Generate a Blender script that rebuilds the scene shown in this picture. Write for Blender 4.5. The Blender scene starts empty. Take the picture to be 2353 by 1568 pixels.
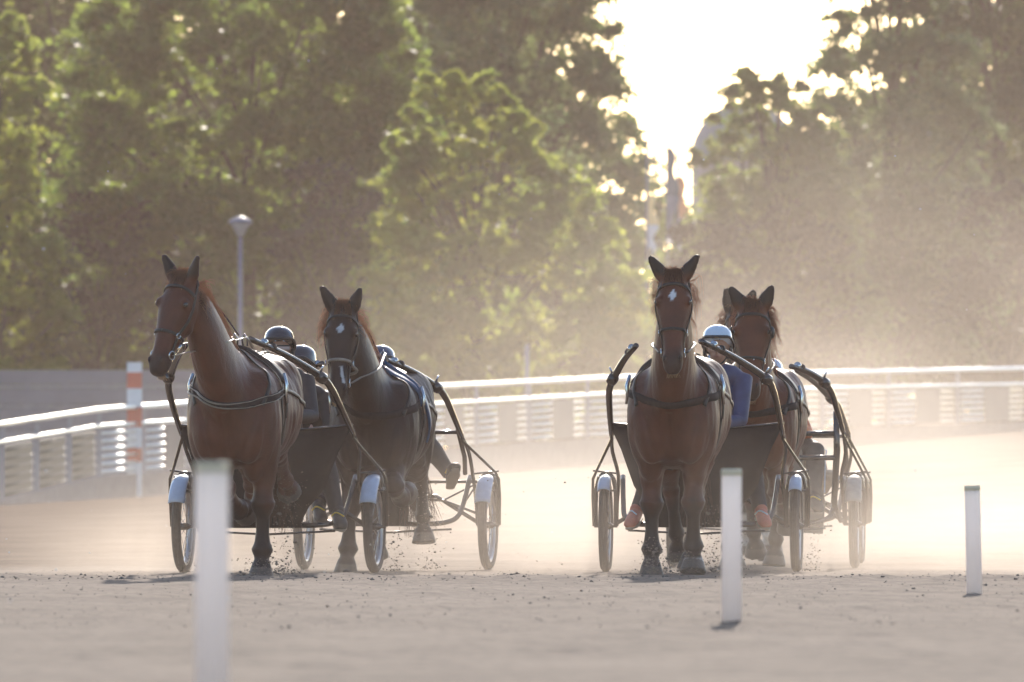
import bpy, math, random
import numpy as np
from mathutils import Vector, Matrix, noise
from mathutils.bvhtree import BVHTree
R = math.radians
random.seed(7)
rng = np.random.default_rng(11)
SC = bpy.context.scene
COL = SC.collection

# ------------------------------------------------------------------ camera, light
HC = 0.632            # camera height
FP = 28437.0          # focal length in 2353-wide picture units
CX, YH, CY = 1176.5, 1116.0, 784.0
cam = bpy.data.cameras.new("camera"); camo = bpy.data.objects.new("camera", cam); COL.objects.link(camo)
camo.location = (0, -87, HC)
camo.rotation_euler = (R(90) + math.atan((YH - CY) / FP), 0, 0)
cam.sensor_width = 22.3
cam.lens = FP / 2353.0 * 22.3
cam.clip_start = 1; cam.clip_end = 6000
cam.dof.use_dof = True
cam.dof.focus_distance = 87.5
cam.dof.aperture_fstop = 4.6
SC.camera = camo
SUN_EL, SUN_AZ = 20.0, 2.5      # degrees; azimuth from +Y (straight ahead) towards +X
w = bpy.data.worlds.new("World"); SC.world = w; w.use_nodes = True
nt = w.node_tree; nt.nodes.clear()
sky = nt.nodes.new("ShaderNodeTexSky"); sky.sky_type = 'NISHITA'; sky.sun_disc = False
sky.sun_elevation = R(SUN_EL); sky.sun_rotation = R(SUN_AZ)
sky.dust_density = 0.7; sky.air_density = 1.0; sky.ozone_density = 2.0
bg = nt.nodes.new("ShaderNodeBackground"); bg.inputs[1].default_value = 0.15
ow = nt.nodes.new("ShaderNodeOutputWorld")
nt.links.new(sky.outputs[0], bg.inputs[0]); nt.links.new(bg.outputs[0], ow.inputs[0])
sl = bpy.data.lights.new("sun", 'SUN'); sl.energy = 2.8; sl.angle = R(0.6); sl.color = (1.0, 0.90, 0.785)
so = bpy.data.objects.new("sun", sl); COL.objects.link(so)
sd = Vector((math.sin(R(SUN_AZ)) * math.cos(R(SUN_EL)), math.cos(R(SUN_AZ)) * math.cos(R(SUN_EL)), math.sin(R(SUN_EL))))
so.rotation_euler = sd.to_track_quat('Z', 'Y').to_euler(); so.location = (0, 0, 40)
SC.view_settings.view_transform = 'Standard'; SC.view_settings.look = 'None'
SC.view_settings.gamma = 1.0; SC.view_settings.exposure = 0.75
cy = SC.cycles
cy.use_denoising = True
try: cy.denoiser = 'OPENIMAGEDENOISE'
except Exception: pass
cy.max_bounces = 6; cy.diffuse_bounces = 2; cy.glossy_bounces = 3; cy.transmission_bounces = 4
cy.transparent_max_bounces = 12; cy.volume_bounces = 1
cy.volume_step_rate = 1.0; cy.volume_max_steps = 256
cy.sample_clamp_indirect = 6; cy.caustics_reflective = False; cy.caustics_refractive = False

def P(px, py, D):
    return Vector(((px - CX) / FP * D, D - 87.0, HC + (YH - py) / FP * D))

# ------------------------------------------------------------------ materials
def mat(name, col, rough=0.6, metal=0.0, spec=0.5, noise_amt=0.0, nscale=20.0, bump=0.0, bscale=60.0, sheen=0.0, coat=0.0, vcol=False, trans=None):
    m = bpy.data.materials.new(name); m.use_nodes = True
    t = m.node_tree; b = t.nodes["Principled BSDF"]
    b.inputs["Base Color"].default_value = (*col, 1); b.inputs["Roughness"].default_value = rough
    b.inputs["Metallic"].default_value = metal; b.inputs["Specular IOR Level"].default_value = spec
    b.inputs["Sheen Weight"].default_value = sheen; b.inputs["Coat Weight"].default_value = coat
    tc = t.nodes.new("ShaderNodeTexCoord")
    src = None
    if vcol:
        a = t.nodes.new("ShaderNodeVertexColor"); a.layer_name = "Col"; src = a.outputs[0]
    if noise_amt > 0:
        n = t.nodes.new("ShaderNodeTexNoise"); n.inputs["Scale"].default_value = nscale; n.inputs["Detail"].default_value = 6
        t.links.new(tc.outputs["Object"], n.inputs["Vector"])
        mr = t.nodes.new("ShaderNodeMapRange"); mr.inputs[1].default_value = 0.3; mr.inputs[2].default_value = 0.7
        mr.inputs[3].default_value = 1 - noise_amt; mr.inputs[4].default_value = 1 + noise_amt
        t.links.new(n.outputs[0], mr.inputs[0])
        mx = t.nodes.new("ShaderNodeVectorMath"); mx.operation = 'MULTIPLY'
        if src: t.links.new(src, mx.inputs[0])
        else: mx.inputs[0].default_value = col
        cb = t.nodes.new("ShaderNodeCombineXYZ")
        for i in range(3): t.links.new(mr.outputs[0], cb.inputs[i])
        t.links.new(cb.outputs[0], mx.inputs[1]); src = mx.outputs[0]
    if src: t.links.new(src, b.inputs["Base Color"])
    if bump > 0:
        n = t.nodes.new("ShaderNodeTexNoise"); n.inputs["Scale"].default_value = bscale; n.inputs["Detail"].default_value = 5
        t.links.new(tc.outputs["Object"], n.inputs["Vector"])
        bp = t.nodes.new("ShaderNodeBump"); bp.inputs["Strength"].default_value = bump; bp.inputs["Distance"].default_value = 0.01
        t.links.new(n.outputs[0], bp.inputs["Height"]); t.links.new(bp.outputs[0], b.inputs["Normal"])
    if trans:
        tr = t.nodes.new("ShaderNodeBsdfTranslucent"); tr.inputs[0].default_value = (*trans[0], 1)
        mxs = t.nodes.new("ShaderNodeMixShader"); mxs.inputs[0].default_value = trans[1]
        out = t.nodes["Material Output"]
        t.links.new(b.outputs[0], mxs.inputs[1]); t.links.new(tr.outputs[0], mxs.inputs[2]); t.links.new(mxs.outputs[0], out.inputs[0])
    return m

M = {}
M['coat'] = mat('horse_coat', (0.09, 0.03, 0.018), 0.45, spec=0.25, sheen=0.08, noise_amt=0.32, nscale=6, bump=0.35, bscale=55, vcol=True)
M['leather'] = mat('black_leather', (0.016, 0.014, 0.014), 0.48, noise_amt=0.3, nscale=40, bump=0.15)
M['leather_dull'] = mat('dull_web_strap', (0.022, 0.020, 0.022), 0.8, spec=0.15, noise_amt=0.3, nscale=30)
M['leather_tan'] = mat('pale_strap', (0.26, 0.22, 0.18), 0.35, noise_amt=0.15)
M['blue'] = mat('blue_cloth', (0.015, 0.075, 0.17), 0.4, noise_amt=0.25, nscale=18, bump=0.4, bscale=25)
M['gunmetal'] = mat('dark_tube_metal', (0.075, 0.07, 0.07), 0.24, metal=0.75, noise_amt=0.2, nscale=12, coat=0.3)
M['chrome'] = mat('bright_metal', (0.6, 0.6, 0.6), 0.2, metal=1.0)
M['rubber'] = mat('tyre_rubber', (0.05, 0.045, 0.042), 0.75, noise_amt=0.3, nscale=30, bump=0.5, bscale=120)
M['rim'] = mat('alloy_rim', (0.45, 0.45, 0.46), 0.3, metal=0.9)
M['fender'] = mat('pale_plastic_fender', (0.50, 0.56, 0.68), 0.22, noise_amt=0.08, coat=0.5)
M['fender_grey'] = mat('grey_plastic_fender', (0.30, 0.28, 0.26), 0.5, noise_amt=0.15)
M['screen'] = mat('black_splash_cloth', (0.022, 0.019, 0.019), 0.85, spec=0.2, noise_amt=0.25, nscale=8, bump=0.5, bscale=14)
M['flap'] = mat('grey_flap', (0.25, 0.21, 0.17), 0.6, noise_amt=0.1)
M['skin'] = mat('skin', (0.42, 0.22, 0.15), 0.5, noise_amt=0.06, nscale=30)
M['lips'] = mat('lips', (0.35, 0.13, 0.10), 0.5)
M['helmet_black'] = mat('helmet_black', (0.012, 0.014, 0.02), 0.12, coat=1.0)
M['helmet_navy'] = mat('helmet_navy', (0.02, 0.04, 0.09), 0.12, coat=1.0)
M['helmet_white'] = mat('helmet_white', (0.62, 0.68, 0.78), 0.15, coat=1.0)
M['jacket_black'] = mat('jacket_black', (0.022, 0.02, 0.022), 0.6, noise_amt=0.2, bump=0.5, bscale=12)
M['jacket_blue'] = mat('jacket_blue', (0.018, 0.04, 0.12), 0.5, noise_amt=0.25, nscale=10, bump=0.5, bscale=12)
M['jacket_orange'] = mat('jacket_orange', (0.80, 0.20, 0.06), 0.55, noise_amt=0.1, bump=0.4, bscale=12, trans=((0.9, 0.25, 0.08), 0.35))
M['white_cloth'] = mat('white_cloth', (0.7, 0.72, 0.75), 0.6)
M['trouser_black'] = mat('trouser_black', (0.028, 0.025, 0.025), 0.65, noise_amt=0.2, bump=0.5, bscale=14)
M['trouser_grey'] = mat('trouser_grey', (0.085, 0.07, 0.06), 0.65, noise_amt=0.15, bump=0.5, bscale=14)
M['shoe_black'] = mat('shoe_black', (0.025, 0.022, 0.02), 0.5)
M['shoe_orange'] = mat('shoe_orange', (0.55, 0.14, 0.08), 0.5, noise_amt=0.15)
M['yellow'] = mat('yellow_trim', (0.7, 0.5, 0.05), 0.5)
M['sole'] = mat('sole_rubber', (0.3, 0.24, 0.18), 0.7)
M['glass'] = mat('goggle_lens', (0.42, 0.31, 0.28), 0.2, spec=0.5)
M['eye'] = mat('dark_eye', (0.01, 0.006, 0.005), 0.08, coat=1.0)
M['nostril'] = mat('nostril_dark', (0.012, 0.008, 0.008), 0.7)
M['hoof'] = mat('hoof_horn', (0.09, 0.075, 0.065), 0.5, noise_amt=0.25, nscale=25)
M['hair'] = mat('mane_hair', (0.05, 0.018, 0.010), 0.4, noise_amt=0.3, trans=((0.85, 0.46, 0.27), 0.36))
M['hair_light'] = mat('light_mane_hair', (0.10, 0.045, 0.025), 0.4, noise_amt=0.3, trans=((0.95, 0.62, 0.42), 0.42))
M['hair_black'] = mat('tail_hair', (0.02, 0.014, 0.012), 0.4, trans=((0.25, 0.12, 0.07), 0.3))
M['whisker'] = mat('chin_hair', (0.30, 0.22, 0.14), 0.5, trans=((0.8, 0.6, 0.35), 0.4))
M['post'] = mat('white_pvc', (0.84, 0.82, 0.84), 0.42, noise_amt=0.05, nscale=6, trans=((0.92, 0.88, 0.87), 0.6))
M['postcap'] = mat('post_cap', (0.80, 0.78, 0.66), 0.4, trans=((0.92, 0.88, 0.72), 0.6))
M['fence_white'] = mat('fence_white_gloss', (0.86, 0.88, 0.84), 0.30, metal=0.55, noise_amt=0.04, nscale=3, coat=0.6)
M['fence_grey'] = mat('fence_grey_paint', (0.30, 0.30, 0.33), 0.55, noise_amt=0.1, nscale=3)
M['fence_board'] = mat('fence_board_back', (0.15, 0.14, 0.145), 0.6, noise_amt=0.12, nscale=2)
M['concrete'] = mat('concrete', (0.22, 0.20, 0.20), 0.75, noise_amt=0.15, nscale=5)
M['teal'] = mat('teal_grey_paint', (0.035, 0.055, 0.065), 0.5, noise_amt=0.2, nscale=3)
M['red'] = mat('red_paint', (0.55, 0.09, 0.05), 0.5, noise_amt=0.08)
M['white'] = mat('white_paint', (0.74, 0.74, 0.76), 0.5, noise_amt=0.05)
M['pole'] = mat('galvanised_pole', (0.20, 0.20, 0.25), 0.45, metal=0.3, noise_amt=0.08)
M['lampglass'] = mat('lamp_diffuser', (0.35, 0.36, 0.38), 0.3, trans=((0.5, 0.5, 0.52), 0.3))
M['wall'] = mat('grey_boards', (0.23, 0.21, 0.225), 0.7, noise_amt=0.12, nscale=1.5)
M['wall2'] = mat('light_grey_boards', (0.31, 0.285, 0.30), 0.7, noise_amt=0.12, nscale=1.5)
M['dome'] = mat('dome_cladding', (0.10, 0.15, 0.19), 0.5, noise_amt=0.1, nscale=0.4)
M['bark'] = mat('bark', (0.10, 0.075, 0.055), 0.85, noise_amt=0.3, nscale=4, bump=0.6, bscale=12)
M['clod'] = mat('dirt_clod', (0.20, 0.165, 0.14), 0.95, spec=0.05, noise_amt=0.3, nscale=30)

# ------------------------------------------------------------------ mesh helpers
class MB:
    def __init__(s): s.v = []; s.f = []
    def loft(s, rings, caps=True):
        n = len(rings[0]); b = len(s.v)
        for r in rings: s.v += [tuple(p) for p in r]
        for i in range(len(rings) - 1):
            for j in range(n):
                k = (j + 1) % n
                s.f.append((b + i*n + j, b + i*n + k, b + (i+1)*n + k, b + (i+1)*n + j))
        if caps:
            s.f.append(tuple(b + j for j in reversed(range(n))))
            s.f.append(tuple(b + (len(rings)-1)*n + j for j in range(n)))
        return s
    def tube(s, pts, rad, n=8, up=None, flat=1.0, caps=True):
        pts = [Vector(p) for p in pts]; rings = []
        if not hasattr(rad, '__len__'): rad = [rad] * len(pts)
        nrm = None
        for i, p in enumerate(pts):
            t = (pts[min(i+1, len(pts)-1)] - pts[max(i-1, 0)])
            t = t.normalized() if t.length > 1e-9 else Vector((0, 0, 1))
            if nrm is None:
                u = Vector(up) if up else (Vector((0, 0, 1)) if abs(t.z) < 0.9 else Vector((0, 1, 0)))
                nrm = (u - t * u.dot(t)).normalized()
            else:
                nrm = nrm - t * nrm.dot(t)
                nrm = nrm.normalized() if nrm.length > 1e-6 else t.orthogonal().normalized()
            bi = t.cross(nrm)
            r = rad[i]
            ra, rb = (r if isinstance(r, (tuple, list)) else (r * flat, r))
            rings.append([p + nrm * (ra * math.cos(a)) + bi * (rb * math.sin(a)) for a in [2*math.pi*k/n for k in range(n)]])
        return s.loft(rings, caps)
    def ell(s, c, r, rot=None, nu=14, nv=9):
        c = Vector(c); rings = []
        if not hasattr(r, '__len__'): r = (r, r, r)
        for i in range(nv):
            th = math.pi * (0.02 + 0.96 * i / (nv - 1))
            ring = []
            for j in range(nu):
                a = 2 * math.pi * j / nu
                p = Vector((r[0]*math.sin(th)*math.cos(a), r[1]*math.sin(th)*math.sin(a), -r[2]*math.cos(th)))
                if rot: p = rot @ p
                ring.append(c + p)
            rings.append(ring)
        return s.loft(rings)
    def box(s, c, h, rot=None):
        c = Vector(c); b = len(s.v)
        for x in (-1, 1):
            for y in (-1, 1):
                for z in (-1, 1):
                    p = Vector((x*h[0], y*h[1], z*h[2]))
                    if rot: p = rot @ p
                    s.v.append(tuple(c + p))
        for f in ((0,1,3,2),(4,6,7,5),(0,4,5,1),(2,3,7,6),(0,2,6,4),(1,5,7,3)): s.f.append(tuple(b+i for i in f))
        return s
    def build(s, name, m, parent=None, smooth=True, bevel=0):
        me = bpy.data.meshes.new(name); me.from_pydata(s.v, [], s.f); me.update()
        if smooth: me.polygons.foreach_set("use_smooth", [True]*len(me.polygons))
        o = bpy.data.objects.new(name, me); COL.objects.link(o)
        if m: me.materials.append(m)
        if parent: o.parent = parent
        if bevel:
            b = o.modifiers.new("bevel", 'BEVEL'); b.width = bevel; b.segments = 2
        if smooth and bevel: pass
        return o

def spline(pts, sub=6):
    pts = [Vector(p) for p in pts]; out = []
    q = [pts[0]*2 - pts[1]] + pts + [pts[-1]*2 - pts[-2]]
    for i in range(1, len(q)-2):
        for k in range(sub):
            t = k / sub
            a, b, c, d = q[i-1], q[i], q[i+1], q[i+2]
            out.append(0.5*((2*b) + (c-a)*t + (2*a-5*b+4*c-d)*t*t + (3*b-a-3*c+d)*t**3))
    out.append(pts[-1]); return out
def lerpl(vals, n):
    xs = np.linspace(0, len(vals)-1, n)
    return list(np.interp(xs, range(len(vals)), vals))
def stube(mb, pts, rads, n=8, sub=6):
    p = spline(pts, sub)
    if not hasattr(rads, '__len__'): rads = [rads]*len(pts)
    return mb.tube(p, lerpl(rads, len(p)), n)

def empty(name, label, cat, loc=(0,0,0), rz=0, group=None):
    o = bpy.data.objects.new(name, None); COL.objects.link(o)
    o.empty_display_size = 0.2
    o.location = loc; o.rotation_euler = (0, 0, rz); o['label'] = label; o['category'] = cat
    if group: o['group'] = group
    return o
def tag(o, label, cat, group=None):
    o['label'] = label; o['category'] = cat
    if group: o['group'] = group
    return o

def remeshed(mb, name, m, parent, voxel, smooth_it=4, inflate=0):
    me = bpy.data.meshes.new(name + "_src"); me.from_pydata(mb.v, [], mb.f); me.update()
    tmp = bpy.data.objects.new(name + "_src", me); COL.objects.link(tmp)
    r = tmp.modifiers.new("r", 'REMESH'); r.mode = 'VOXEL'; r.voxel_size = voxel; r.use_smooth_shade = True
    if smooth_it:
        s = tmp.modifiers.new("s", 'SMOOTH'); s.factor = 0.5; s.iterations = smooth_it
    dg = bpy.context.evaluated_depsgraph_get(); dg.update()
    me2 = bpy.data.meshes.new_from_object(tmp.evaluated_get(dg))
    bpy.data.objects.remove(tmp); bpy.data.meshes.remove(me)
    me2.name = name
    o = bpy.data.objects.new(name, me2); COL.objects.link(o)
    me2.materials.clear(); me2.materials.append(m)
    me2.polygons.foreach_set("use_smooth", [True]*len(me2.polygons))
    if parent: o.parent = parent
    return o

# ------------------------------------------------------------------ terrain
def vnoise(x, y, sx, sy, seed):
    g = np.random.default_rng(seed).random((257, 257))
    u = x / sx + 1000.3; v = y / sy + 1000.7
    iu = np.floor(u).astype(int); iv = np.floor(v).astype(int); fu = u - iu; fv = v - iv
    fu = fu*fu*(3-2*fu); fv = fv*fv*(3-2*fv)
    a = g[iu % 257, iv % 257]; b = g[(iu+1) % 257, iv % 257]; c = g[iu % 257, (iv+1) % 257]; d = g[(iu+1) % 257, (iv+1) % 257]
    return (a*(1-fu)*(1-fv) + b*fu*(1-fv) + c*(1-fu)*fv + d*fu*fv) - 0.5
def base_h(x, y):
    D = y + 87.0
    t = np.clip((D - 112) / 90.0, 0, 2.2)
    s = t*t*(3-2*np.clip(t,0,1))
    s = np.where(t < 1, s, 1 + (t-1)*0.6)
    h = s * (0.78 + 0.055*np.clip(x, -15, 15))
    # a low lip of loose dirt in front of the horses, the track falls slightly behind it
    h = h - 0.035*np.exp(-((D - 97)/9.0)**2) 
    return h
def ground_h(x, y):
    x = np.asarray(x, float); y = np.asarray(y, float); D = y + 87.0
    h = base_h(x, y)
    near = np.exp(-np.clip(D-100, 0, None)/30.0)
    yy = y - 0.12*x*8.0
    h = h + near*(0.022*vnoise(x, yy, 2.2, 5.0, 1) + 0.012*vnoise(x + 0.35*y, y*1.0, 4.0, 1.6, 2) + 0.009*vnoise(x, y, 0.5, 0.9, 3)
                  + 0.012*vnoise(x, y, 0.14, 0.3, 4) + 0.010*vnoise(x, y, 0.07, 0.17, 5))
    rut = 0
    for o_, a_, wd_ in ((0.0, .011, .16), (0.55, -.010, .12), (-1.1, .008, .22), (-2.3, .010, .14), (1.7, .009, .16), (-3.6, -.010, .2), (-4.9, .009, .15)):
        dl = (x - (0.04 + o_ + (D - 50.8)*0.1445)) + 0.10*np.sin(D*.35 + o_); rut = rut + a_*np.exp(-(dl/wd_)**2)
    h = h + near*rut*1.3 + near*0.010*vnoise(x + .4*y, y*1.0, 1.6, .55, 14)
    lip = np.exp(-((D - 84.6 + 0.6*np.sin(x*0.7))/0.9)**2)
    h = h + lip*(0.016 + 0.03*vnoise(x, y, 0.35, 0.8, 6) + 0.02*vnoise(x, y, 0.1, 0.5, 8))
    # kept level where wheels and hooves stand
    k = np.clip(1 - np.maximum(np.abs(D - 93.5) - 9.0, 0)/1.2, 0, 1) * (np.abs(x) < 7)
    k = k * (D > 85.8)
    h = h*(1-k) + (base_h(x, y)*0 + 0.006*vnoise(x, y, 0.1, 0.2, 9))*k
    return h
def axis(segs):
    out = []
    for a, b, st in segs: out += list(np.arange(a, b, st))
    return np.array(out)
xs = axis([(-2500,-400,300),(-400,-60,20),(-60,-16,2),(-16,-7.5,0.1),(-7.5,7.5,0.035),(7.5,16,0.1),(16,60,2),(60,400,20),(400,2501,300)])
ys = axis([(-140,-80,10),(-80,-62,1.5),(-62,-45,0.14),(-45,14,0.085),(14,60,0.6),(60,220,3),(220,600,20),(600,4001,400)])
X, Y = np.meshgrid(xs, ys); Z = ground_h(X, Y)
nx, ny = len(xs), len(ys)
V = np.stack([X, Y, Z], -1).reshape(-1, 3)
i = np.arange((ny-1)*(nx-1)); r = i // (nx-1); c = i % (nx-1); b0 = r*nx + c
F = np.stack([b0, b0+1, b0+nx+1, b0+nx], -1)
def np_mesh(name, V, F, m, smooth=True):
    k = F.shape[1]
    me = bpy.data.meshes.new(name)
    me.vertices.add(len(V)); me.vertices.foreach_set("co", V.astype(np.float32).ravel())
    me.loops.add(F.size); me.loops.foreach_set("vertex_index", F.astype(np.int32).ravel())
    me.polygons.add(len(F)); me.polygons.foreach_set("loop_start", np.arange(0, F.size, k, dtype=np.int32))
    me.polygons.foreach_set("loop_total", np.full(len(F), k, dtype=np.int32))
    me.polygons.foreach_set("use_smooth", np.full(len(F), smooth))
    me.update(calc_edges=True); me.validate()
    me.materials.append(m)
    o = bpy.data.objects.new(name, me); COL.objects.link(o); return o
gm = bpy.data.materials.new('track_dirt'); gm.use_nodes = True
t = gm.node_tree; b = t.nodes["Principled BSDF"]; b.inputs["Roughness"].default_value = 0.95; b.inputs["Specular IOR Level"].default_value = 0.07
tc = t.nodes.new("ShaderNodeTexCoord")
def nz(sc, det=6, mp=(1,1,1), rot=0):
    mpn = t.nodes.new("ShaderNodeMapping"); mpn.inputs["Scale"].default_value = mp; mpn.inputs["Rotation"].default_value = (0,0,rot)
    n = t.nodes.new("ShaderNodeTexNoise"); n.inputs["Scale"].default_value = sc; n.inputs["Detail"].default_value = det
    t.links.new(tc.outputs["Object"], mpn.inputs[0]); t.links.new(mpn.outputs[0], n.inputs["Vector"]); return n
n1 = nz(0.9, 8, (1, 0.35, 1)); n2 = nz(14, 6, (1, 0.5, 1)); n3 = nz(3.0, 3, (0.12, 1.2, 1), R(14))
cr = t.nodes.new("ShaderNodeValToRGB"); cr.color_ramp.elements[0].position = 0.32; cr.color_ramp.elements[1].position = 0.72
cr.color_ramp.elements[0].color = (0.13, 0.095, 0.072, 1); cr.color_ramp.elements[1].color = (0.36, 0.268, 0.200, 1)
ma = t.nodes.new("ShaderNodeMath"); ma.operation = 'MULTIPLY_ADD'; ma.inputs[1].default_value = 0.34
mb2 = t.nodes.new("ShaderNodeMath"); mb2.operation = 'MULTIPLY'; mb2.inputs[1].default_value = 0.35
mc = t.nodes.new("ShaderNodeMath"); mc.operation = 'MULTIPLY_ADD'; mc.inputs[1].default_value = 0.34
t.links.new(n2.outputs[0], mb2.inputs[0]); t.links.new(n1.outputs[0], ma.inputs[0]); t.links.new(mb2.outputs[0], ma.inputs[2])
t.links.new(n3.outputs[0], mc.inputs[0]); t.links.new(ma.outputs[0], mc.inputs[2]); t.links.new(mc.outputs[0], cr.inputs[0])
sx = t.nodes.new("ShaderNodeSeparateXYZ"); t.links.new(tc.outputs["Object"], sx.inputs[0])
def mr_(src, a0, a1, b0, b1):
    n = t.nodes.new("ShaderNodeMapRange"); n.interpolation_type = 'SMOOTHSTEP'
    for i_, q in zip((1,2,3,4), (a0,a1,b0,b1)): n.inputs[i_].default_value = q
    t.links.new(src, n.inputs[0]); return n.outputs[0]
nw = nz(0.35, 5, (1, 0.12, 1), R(6))
ad = t.nodes.new("ShaderNodeMath"); ad.operation = 'MULTIPLY_ADD'; ad.inputs[1].default_value = 7.0; t.links.new(nw.outputs[0], ad.inputs[0]); t.links.new(sx.outputs[0], ad.inputs[2])
wx = mr_(ad.outputs[0], -1.5, 4.0, 1.0, 0.0); wy = mr_(sx.outputs[1], 2.0, 14.0, 0.0, 1.0)
wm = t.nodes.new("ShaderNodeMath"); wm.operation = 'MULTIPLY'; t.links.new(wx, wm.inputs[0]); t.links.new(wy, wm.inputs[1])
mxc = t.nodes.new("ShaderNodeMix"); mxc.data_type = 'RGBA'; mxc.blend_type = 'MULTIPLY'; t.links.new(wm.outputs[0], mxc.inputs[0]); t.links.new(cr.outputs[0], mxc.inputs[6]); mxc.inputs[7].default_value = (0.85, 0.84, 0.84, 1)
t.links.new(mxc.outputs[2], b.inputs["Base Color"])
df = t.nodes.new("ShaderNodeBsdfDiffuse"); t.links.new(mxc.outputs[2], df.inputs[0]); msh = t.nodes.new("ShaderNodeMixShader")
mf = t.nodes.new("ShaderNodeMath"); mf.operation = 'MULTIPLY_ADD'; mf.inputs[1].default_value = 0.52; t.links.new(wm.outputs[0], mf.inputs[0]); t.links.new(mr_(sx.outputs[1], 1.0, 12.0, 0.03, 0.44), mf.inputs[2])
t.links.new(mf.outputs[0], msh.inputs[0]); t.links.new(b.outputs[0], msh.inputs[1]); t.links.new(df.outputs[0], msh.inputs[2]); t.links.new(msh.outputs[0], t.nodes["Material Output"].inputs[0])
bp = t.nodes.new("ShaderNodeBump"); bp.inputs["Strength"].default_value = 0.8; bp.inputs["Distance"].default_value = 0.02
t.links.new(n2.outputs[0], bp.inputs["Height"]); t.links.new(bp.outputs[0], b.inputs["Normal"])
g = np_mesh('track_ground', V, F, gm); g['kind'] = 'structure'
def gz(x, y): return float(ground_h(np.array([x]), np.array([y]))[0])

# loose clods and stones on the track
def clods(name, N, xr, Dr, sz, seed, kind_m, air=None):
    rg = np.random.default_rng(seed)
    ico = np.array([(0,0,1),(.89,0,.45),(.28,.85,.45),(-.72,.53,.45),(-.72,-.53,.45),(.28,-.85,.45),(.72,.53,-.45),(-.28,.85,-.45),(-.89,0,-.45),(-.28,-.85,-.45),(.72,-.53,-.45),(0,0,-1)])
    fc = np.array([(0,1,2),(0,2,3),(0,3,4),(0,4,5),(0,5,1),(1,6,2),(2,7,3),(3,8,4),(4,9,5),(5,10,1),(6,7,2),(7,8,3),(8,9,4),(9,10,5),(10,6,1),(11,7,6),(11,8,7),(11,9,8),(11,10,9),(11,6,10)])
    if air is None:
        px = rg.uniform(xr[0], xr[1], N); D = rg.uniform(Dr[0]**0.5, Dr[1]**0.5, N)**2
        x = px * D/87.0; y = D - 87; s = sz * np.exp(rg.normal(0, 0.55, N)); z = ground_h(x, y) + 0.25*s
    else: x, y, z, s = air
    n = len(x)
    pts = ico[None]*(s[:,None,None]*rg.uniform(0.6, 1.25, (n, 12, 1))*np.array([1.2, 1.2, 0.8])) + np.stack([x, y, z], -1)[:,None]
    FF = (fc[None] + 12*np.arange(n)[:,None,None]).reshape(-1, 3)
    o = np_mesh(name, pts.reshape(-1,3), FF, kind_m, smooth=False); o['kind'] = 'stuff'; return o
clods('loose_dirt_clods', 9000, (-7.5, 7.5), (54, 92), 0.0022, 3, M['clod'])
clods('churned_dirt_lip', 2200, (-7, 7), (83.2, 86.0), 0.0042, 4, M['clod'])

# ------------------------------------------------------------------ trees
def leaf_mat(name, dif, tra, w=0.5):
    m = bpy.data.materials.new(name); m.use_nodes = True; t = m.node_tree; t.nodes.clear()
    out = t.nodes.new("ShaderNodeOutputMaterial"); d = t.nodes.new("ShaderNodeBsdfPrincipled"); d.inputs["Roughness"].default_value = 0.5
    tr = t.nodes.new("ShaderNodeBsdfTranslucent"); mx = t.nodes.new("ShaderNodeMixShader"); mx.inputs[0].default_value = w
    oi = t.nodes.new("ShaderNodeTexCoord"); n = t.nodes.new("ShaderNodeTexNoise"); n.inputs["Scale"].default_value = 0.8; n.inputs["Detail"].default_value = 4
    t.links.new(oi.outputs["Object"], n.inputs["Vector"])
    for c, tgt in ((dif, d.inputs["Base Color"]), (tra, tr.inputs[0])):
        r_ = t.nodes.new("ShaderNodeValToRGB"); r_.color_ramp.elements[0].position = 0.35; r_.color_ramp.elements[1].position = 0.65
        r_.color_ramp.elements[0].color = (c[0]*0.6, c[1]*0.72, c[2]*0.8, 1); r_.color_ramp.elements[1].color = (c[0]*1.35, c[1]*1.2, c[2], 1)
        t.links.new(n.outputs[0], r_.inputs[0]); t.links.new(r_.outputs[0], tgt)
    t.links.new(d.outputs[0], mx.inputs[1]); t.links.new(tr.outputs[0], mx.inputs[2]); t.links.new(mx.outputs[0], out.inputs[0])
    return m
LM = {'shade': leaf_mat('shade_tinted_leaves', (0.045, 0.038, 0.030), (0.10, 0.085, 0.055), 0.35),  # shade below the trees is put into this darker, browner leaf colour
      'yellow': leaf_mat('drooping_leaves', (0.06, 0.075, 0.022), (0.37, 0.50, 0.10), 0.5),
      'bright': leaf_mat('lit_maple_leaves', (0.08, 0.09, 0.022), (0.60, 0.68, 0.13), 0.55),  # sunlit look is painted in by these yellower, brighter leaf colours
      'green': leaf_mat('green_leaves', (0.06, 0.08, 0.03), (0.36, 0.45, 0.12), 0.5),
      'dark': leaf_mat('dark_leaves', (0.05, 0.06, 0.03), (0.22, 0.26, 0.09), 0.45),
      'cool': leaf_mat('haze_cooled_leaves', (0.06, 0.085, 0.045), (0.34, 0.45, 0.17), 0.5)}  # distance haze is put into this cooler leaf green
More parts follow.
